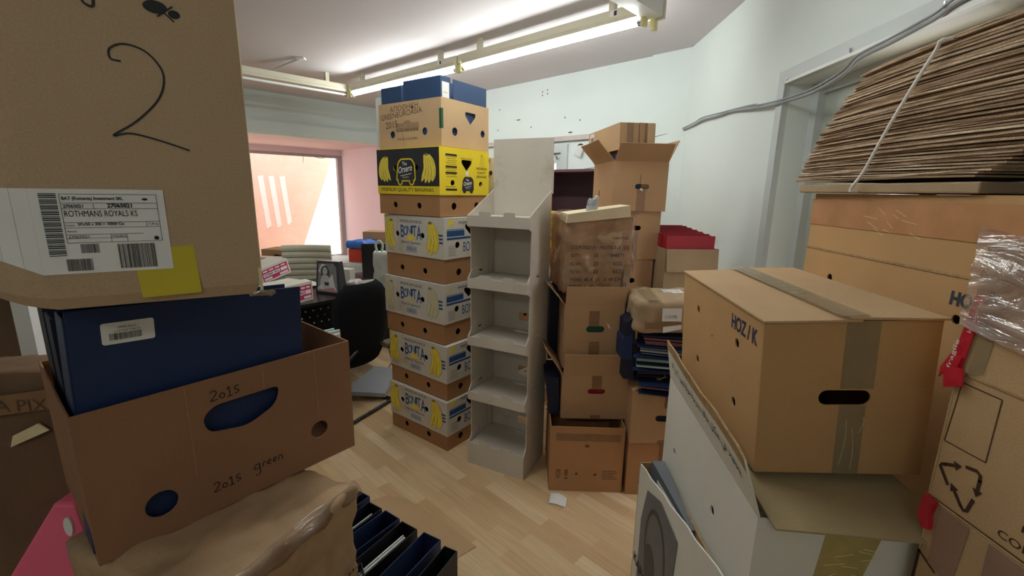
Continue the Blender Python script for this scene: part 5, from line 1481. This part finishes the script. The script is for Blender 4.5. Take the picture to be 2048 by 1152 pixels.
def labelled_box(loc, yaw, dd, label, rx=0, ry=0):
    e = carton('white_label_box', label, loc, yaw, dd, WHITEB, rx=rx, ry=ry, group='white boxes on the desk', cat='box')
    m = MB(); F = face_matrix('front', *dd); w_, h_ = dd[0], dd[2]
    flat(m, rect(w_*.45, h_*.10, w_*.97, h_*.88), MAGENTA, F, z=.0006)
    flat(m, rect(w_*.47, h_*.38, w_*.80, h_*.60), PAPER, F, z=.0010); flat(m, rect(w_*.82, h_*.38, w_*.95, h_*.60), PAPER, F, z=.0010)
    flat(m, rect(w_*.47, h_*.14, w_*.62, h_*.28), PAPER, F, z=.0010); flat(m, rect(w_*.78, h_*.14, w_*.95, h_*.28), PAPER, F, z=.0010)
    for i in range(4): flat(m, rect(w_*(.48 + .12*i), h_*.70, w_*(.57 + .12*i), h_*.80), PAPER, F, z=.0010)
    text(m, 'STRIP AG', w_*.49, h_*.42, w_*.29, h_*.14, INK, F, z=.0014, bold=.03)
    m.build('label', e); return e
labelled_box((-1.508, 2.700, .741), 69, (.36, .22, .125), 'white box with magenta label at the near edge of the desk')
labelled_box((-1.93, 3.12, .745), 62, (.42, .20, .11), 'white box with magenta label tilted behind the other one', ry=-14)
# carrier bag with a black and white portrait photo
e = empty('photo_carrier_bag', (-1.452, 3.245, .741), -22, label='glossy carrier bag printed with a black and white portrait of a woman', cat='carrier bag')
BP = mat('dark_glossy_bag', (52, 52, 58), .25, .2, 20, bump=.3, bscale=18, spec=.6)
m = MB(); m.hexa([(0,0,0),(.23,0,0),(.23,.08,0),(0,.08,0),(.012,.02,.235),(.215,.02,.24),(.215,.06,.24),(.012,.06,.235)], BP); m.build('bag_body', e, bevel=.003)
m = MB(); F = Matrix(((1,0,0,0),(0,.05,-.9987,-.0012),(0,.9987,.05,0),(0,0,0,1))); F = Matrix(((1,0,0,0),(0,.083,-.9965,-.0010),(0,.9965,.083,0),(0,0,0,1)))
g1 = mat('photo_light_grey', (206, 204, 204), .4, .1, 20); g2 = mat('photo_mid_grey', (136, 134, 136), .4, .2, 20); g3 = mat('photo_dark_grey', (70, 66, 66), .4, .2, 20); g4 = mat('photo_white', (232, 230, 228), .4); g5 = mat('photo_pink', (196, 140, 146), .4)
flat(m, [(.02,.02),(.21,.02),(.195,.20),(.17,.225),(.03,.215)], g2, F, z=.001)
flat(m, [(.03,.16),(.06,.215),(.10,.21),(.07,.13)], g4, F, z=.0014)
flat(m, rpoly([(.055,.12),(.05,.17),(.075,.205),(.11,.205),(.135,.17),(.13,.11),(.10,.10),(.07,.105)], .02), g3, F, z=.0018)
flat(m, circle(.092,.165,.022,18,1.3), g1, F, z=.0022)
flat(m, rpoly([(.065,.135),(.12,.135),(.15,.09),(.145,.04),(.06,.03),(.045,.08)], .015), g1, F, z=.0020)
flat(m, rpoly([(.085,.085),(.13,.085),(.125,.06),(.09,.06)], .008), g3, F, z=.0024)
flat(m, rpoly([(.125,.10),(.16,.15),(.185,.06),(.205,.02),(.15,.03)], .01), g4, F, z=.0022)
flat(m, [(.02,.015),(.21,.015),(.17,.05),(.10,.035),(.03,.055)], g5, F, z=.0026); flat(m, [(.02,.03),(.09,.03),(.06,.07)], g4, F, z=.0028)
for q in (-.006, .0, .006): stroke(m, smoothpts([(.08+q*3,.19),(.07+q*4,.16),(.075+q*4,.11)], 4), .003, g2, F, z=.0026)
m.build('printed_photo', e)
# small things
m = MB(); m.box((0,0,0),(.10,.08,.11), WHITEB); o = m.build('small_white_box', bevel=.003); o.matrix_world = Matrix.Translation((-1.42,3.62,.741)) @ Matrix.Rotation(R(-10),4,'Z'); tag(o, 'small white box beside the black screen on the desk', 'box')
m = soft_box((.12,.10,.07), mat('crumpled_clear_wrap', (206,200,196), .3, .3, 30, bump=.8, bscale=40), 10, .03, .03, 8, fine=.02); o = m.build('crumpled_wrapper', smooth=True); o.matrix_world = Matrix.Translation((-1.27,3.30,.741)); tag(o, 'crumpled pale wrapper on the desk beside the carrier bag', 'wrapper')
for i, (x, y, a) in enumerate([(-1.55,3.50,12), (-1.30,3.42,-20), (-1.15,3.36,35), (-1.62,3.3,50)]):
    m = MB(); m.box((0,0,0),(.21,.297,.003), PAPER); o = m.build('paper_sheets'); o.matrix_world = Matrix.Translation((x,y,.741 + .004*i)) @ Matrix.Rotation(R(a),4,'Z'); tag(o, ['white papers under the small white box', 'white papers lying in front of the black screen', 'white papers at the right end of the desk', 'white papers behind the printed carrier bag'][i], 'paper')
e = empty('desk_screen', (-1.225, 3.62, .741), 12, label='black flat screen standing on the desk, seen from behind', cat='screen')
m = MB(); m.box((0,0,.03),(.46,.035,.32), DARK); m.build('panel', e, bevel=.004); m = MB(); m.box((.18,.0,0),(.28,.16,.012), DARK); m.box((.21,.03,.01),(.25,.05,.08), DARK); m.build('stand', e)
# white carrier bag with loop handle
e = empty('white_carrier_bag', (-1.035, 3.30, .741), 10, label='white plastic carrier bag with loop handle beside the banana stack', cat='carrier bag')
soft_box((.20, .09, .30), PLASTW, 16, .012, .02, 17, fine=.010).build('bag_body', e, smooth=True)
m = MB(); m.tube(smoothpts([(.03,.04,.29),(.02,.04,.345),(.045,.04,.375),(.07,.04,.345),(.06,.04,.29)], 5), .009, PLASTW, n=8); m.build('handle', e, smooth=True)
# cabinet with the coloured boxes
e = empty('low_cabinet', (-1.95, 4.30, 0), -8, label='low white cabinet behind the desk carrying coloured boxes', cat='cabinet')
m = MB(); m.box((0,0,0),(1.25,.45,.80), WHITEM); m.build('body', e, bevel=.004); m = MB(); m.box((.02,-.018,.03),(.62,0,.78), WHITEM); m.build('door', e); m = MB(); m.box((.64,-.018,.03),(1.23,0,.78), WHITEM); m.build('door', e)
m = MB(); m.box((0,0,0),(.27,.2,.125), ORANGE); o = m.build('orange_box', bevel=.003); o.matrix_world = Matrix.Translation((-1.58,4.30,.801)) @ Matrix.Rotation(R(-8),4,'Z'); tag(o, 'orange red box on the cabinet under the blue bag', 'box')
m = soft_box((.30,.2,.07), BLUEBAG, 14, .03, .03, 19, fine=.015); o = m.build('blue_plastic_bag', smooth=True); o.matrix_world = Matrix.Translation((-1.60,4.29,.927)) @ Matrix.Rotation(R(-8),4,'Z'); tag(o, 'crumpled blue plastic bag on the orange box', 'plastic bag')
e = empty('pink_white_box', (-1.415,4.22,.935), -4, label='flat pink and white box beside the blue bag', cat='box')
m = MB(); m.box((0,0,0),(.20,.10,.045), mat('rose_board', (206,90,120), .5)); m.build('body', e); m = MB(); m.box((.05,-.001,.006),(.19,0,.030), PAPER); m.build('label', e)
m = MB(); m.box((0,0,0),(.24,.10,.128), ORANGE); o = m.build('orange_box', bevel=.003); o.matrix_world = Matrix.Translation((-1.42,4.18,.801)) @ Matrix.Rotation(R(-4),4,'Z'); tag(o, 'orange red box on the cabinet under the flat pink box', 'box'); o.location.y += .03
dd = (.26, .2, .27)
e = carton('logo_carton', 'brown carton with an oval logo on the cabinet', (-1.50, 4.50, .801), -6, dd, KRAFT)
m = MB(); F = face_matrix('front', *dd); flat(m, circle(.11,.17,.065,24,.5), mat('brown_logo_print', (112,84,72), .7), F, z=.0006); flat(m, circle(.11,.17,.055,24,.42), mat('grey_logo_print', (150,130,120), .7), F, z=.0010); text(m, 'UNIVERSAL', .065,.162,.09,.016, INK_BR, F, z=.0014, bold=.03); m.build('printed_logo', e)
# left boxes by the window
m = MB(); m.box((0,0,0),(.9,.4,.70), WHITEM); o = m.build('window_table', bevel=.004); o.matrix_world = Matrix.Translation((-3.0,4.35,0)) @ Matrix.Rotation(R(-8),4,'Z'); tag(o, 'low pale table behind the cream chair, at left by the window', 'table')
e = carton('small_open_carton', 'small brown carton with a black hole left of the cream chair', (-2.42, 4.30, .705), -10, (.32, .22, .20), KRAFT, holes={'front': [rpoly([(.12,.10),(.20,.10),(.24,.15),(.14,.16)], .01)]})
e = carton('pink_tinted_box', 'pinkish box in front of the small carton by the window', (-2.42, 4.12, .705), -6, (.36, .10, .15), mat('pinkish_board', (226,190,186), .7, .05))
# cream ribbed chair
e = empty('ribbed_office_chair', (-1.83, 4.02, 0), 8, label='cream leather office chair with ribbed back behind the desk', cat='chair')
m = MB(); n = 9
for k in range(n):
    z0 = .50 + k * .0555; cv = .04 * math.cos(k / n * 3) ; wv = .205 + .006 * (k < 5)
    pts = []
    for j in range(9):
        q = j / 8 * 2 - 1; pts.append((q * wv, cv - .04 * (q * q), z0))
    vs = []; fs = []
    for s_, (dz, dy) in enumerate(((0, -.006), (.006, -.018), (.027, -.024), (.049, -.018), (.055, -.006), (.055, .01), (0, .01))):
        for p in pts: vs.append((p[0], p[1] + dy - .0, z0 + dz))
    for s_ in range(7):
        for j in range(8):
            a = s_*9+j; b = ((s_+1) % 7)*9+j; fs.append((a, a+1, b+1, b))
    fs += [tuple(s_*9 for s_ in range(7)), tuple(s_*9+8 for s_ in range(6,-1,-1))]
    m.add(vs, fs, LEATH)
m.build('backrest', e, smooth=False)
m = MB(); m.box((-.24,-.46,.44),(.24,-.02,.49), LEATH); m.build('seat', e, bevel=.015)
m = MB(); m.tube([(0,-.22,.10),(0,-.22,.44)], .025, STEEL, n=12); m.build('column', e)
m = MB()
for k in range(5): a = R(72*k+10); m.tube([(0,-.22,.10),(.3*math.cos(a),-.22+.3*math.sin(a),.06)], .018, STEEL, n=8, r2=.012); m.tube([(.3*math.cos(a)-.012,-.22+.3*math.sin(a),.03),(.3*math.cos(a)+.012,-.22+.3*math.sin(a),.03)], .03, DARK, n=12)
m.build('star_base', e)
for s_ in (-1, 1):
    m = MB(); m.tube(smoothpts([(s_*.25,-.04,.50),(s_*.27,-.10,.66),(s_*.27,-.30,.68),(s_*.25,-.38,.50)], 5), .012, STEEL, n=8); m.build('armrest', e)
# black visitor chair
fx = Vector((-.906, .423, 0)); rx2 = Vector((.423, .906, 0))
e = empty('visitor_chair', (-.955, 2.785, 0), 0, label='black fabric visitor chair on a sled base, back turned to the camera', cat='chair')
e.matrix_world = Matrix(((rx2.x, fx.x, 0, -.955), (rx2.y, fx.y, 0, 2.785), (0, 0, 1, 0), (0, 0, 0, 1)))
# local: x right, y forward (towards desk), z up; handedness fixed by using x = -right
e.matrix_world = Matrix(((rx2.x, fx.x, 0, -.955), (rx2.y, fx.y, 0, 2.785), (0, 0, 1, 0), (0, 0, 0, 1)))
m = MB(); n = 14; ny = 12; vs = []; fs = []
def half(z):   # backrest outline half width against height
    t = (z - .38) / .54
    return .17 + .075 * math.sin(min(t * 1.25, 1) * math.pi / 2) - (.11 * max(0, (t - .72) / .28) ** 2.4)
for side in (0, 1):
    for j in range(ny + 1):
        z = .38 + .54 * j / ny
        for i in range(n + 1):
            q = i / n * 2 - 1; ed = (1 - abs(q) ** 6) ** .5 if abs(q) < 1 else 0
            tz = math.sin(max(0.0, min(1, j / ny)) * math.pi) ** .25
            th = .032 * ed * tz
            y = -.02 - .05 * (z - .38) + .05 * q * q * 1.0 + (th if side else -th)
            vs.append((q * half(z), y, z))
K = (n+1)*(ny+1)
for j in range(ny):
    for i in range(n):
        a = j*(n+1)+i; fs.append((a, a+1, a+n+2, a+n+1)); fs.append((K+a+n+1, K+a+n+2, K+a+1, K+a))
for j in range(ny):
    a = j*(n+1); fs.append((a+n+1, K+a+n+1, K+a, a)); a += n; fs.append((a, K+a, K+a+n+1, a+n+1))
for i in range(n):
    fs.append((i, K+i, K+i+1, i+1)); a = ny*(n+1)+i; fs.append((a+1, K+a+1, K+a, a))
m.add(vs, fs, FABRIC); m.build('backrest', e, smooth=True)
m = soft_box((.46, .42, .08), FABRIC, 12, .004, .03, 2); m.build('seat', e, M=Matrix.Translation((-.23, .06, .42)), smooth=True)
m = MB(); BS = mat('black_powder_coat', (24, 24, 28), .3, .05, 5, spec=.6)
path = [(0, -.0, .012), (.24, .0, .012), (.25, .02, .012), (.25, .44, .012), (.25, .47, .03), (.245, .49, .40), (.24, .46, .43), (.23, .03, .42), (.20, -.01, .43), (.10, -.035, .50)]
for s_ in (1, -1): m.tube(smoothpts([(p[0]*s_, p[1], p[2]) for p in path], 4), .0125, BS, n=10)
m.build('sled_frame', e, smooth=True)
# grey plinth board and cables under the desk
m = MB(); m.prism([[(-1.22, 3.02), (-.90, 3.00), (-.93, 3.46), (-1.12, 3.50)][::1]], .03, .06, mat('light_grey_board', (186, 190, 198), .5, .04)); m.box((-1.16,3.07,0),(-.96,3.4,.03), DARK); 
tag(m.build('grey_floor_board'), 'light grey board lying on the floor behind the black chair', 'board')
m = MB(); rr = random.Random(5)
for k in range(7):
    x0, y0 = -1.0 + rr.uniform(-.05,.12), 3.5 + rr.uniform(-.05,.2)
    m.tube(smoothpts([(x0, y0, .006 + .0), (x0 + rr.uniform(-.1,.1), y0 + .1, .10 + .02*k), (x0 + rr.uniform(-.1,.1), y0 + .05, .25), (x0 + rr.uniform(-.06,.06), y0 + .1, .5)], 6), .005, [DARK, GREYC, PAPER, mat('red_wire', (170,60,50), .5)][k % 4], n=6)
tag(m.build('cable_tangle'), 'tangle of cables hanging down under the desk', 'cables')
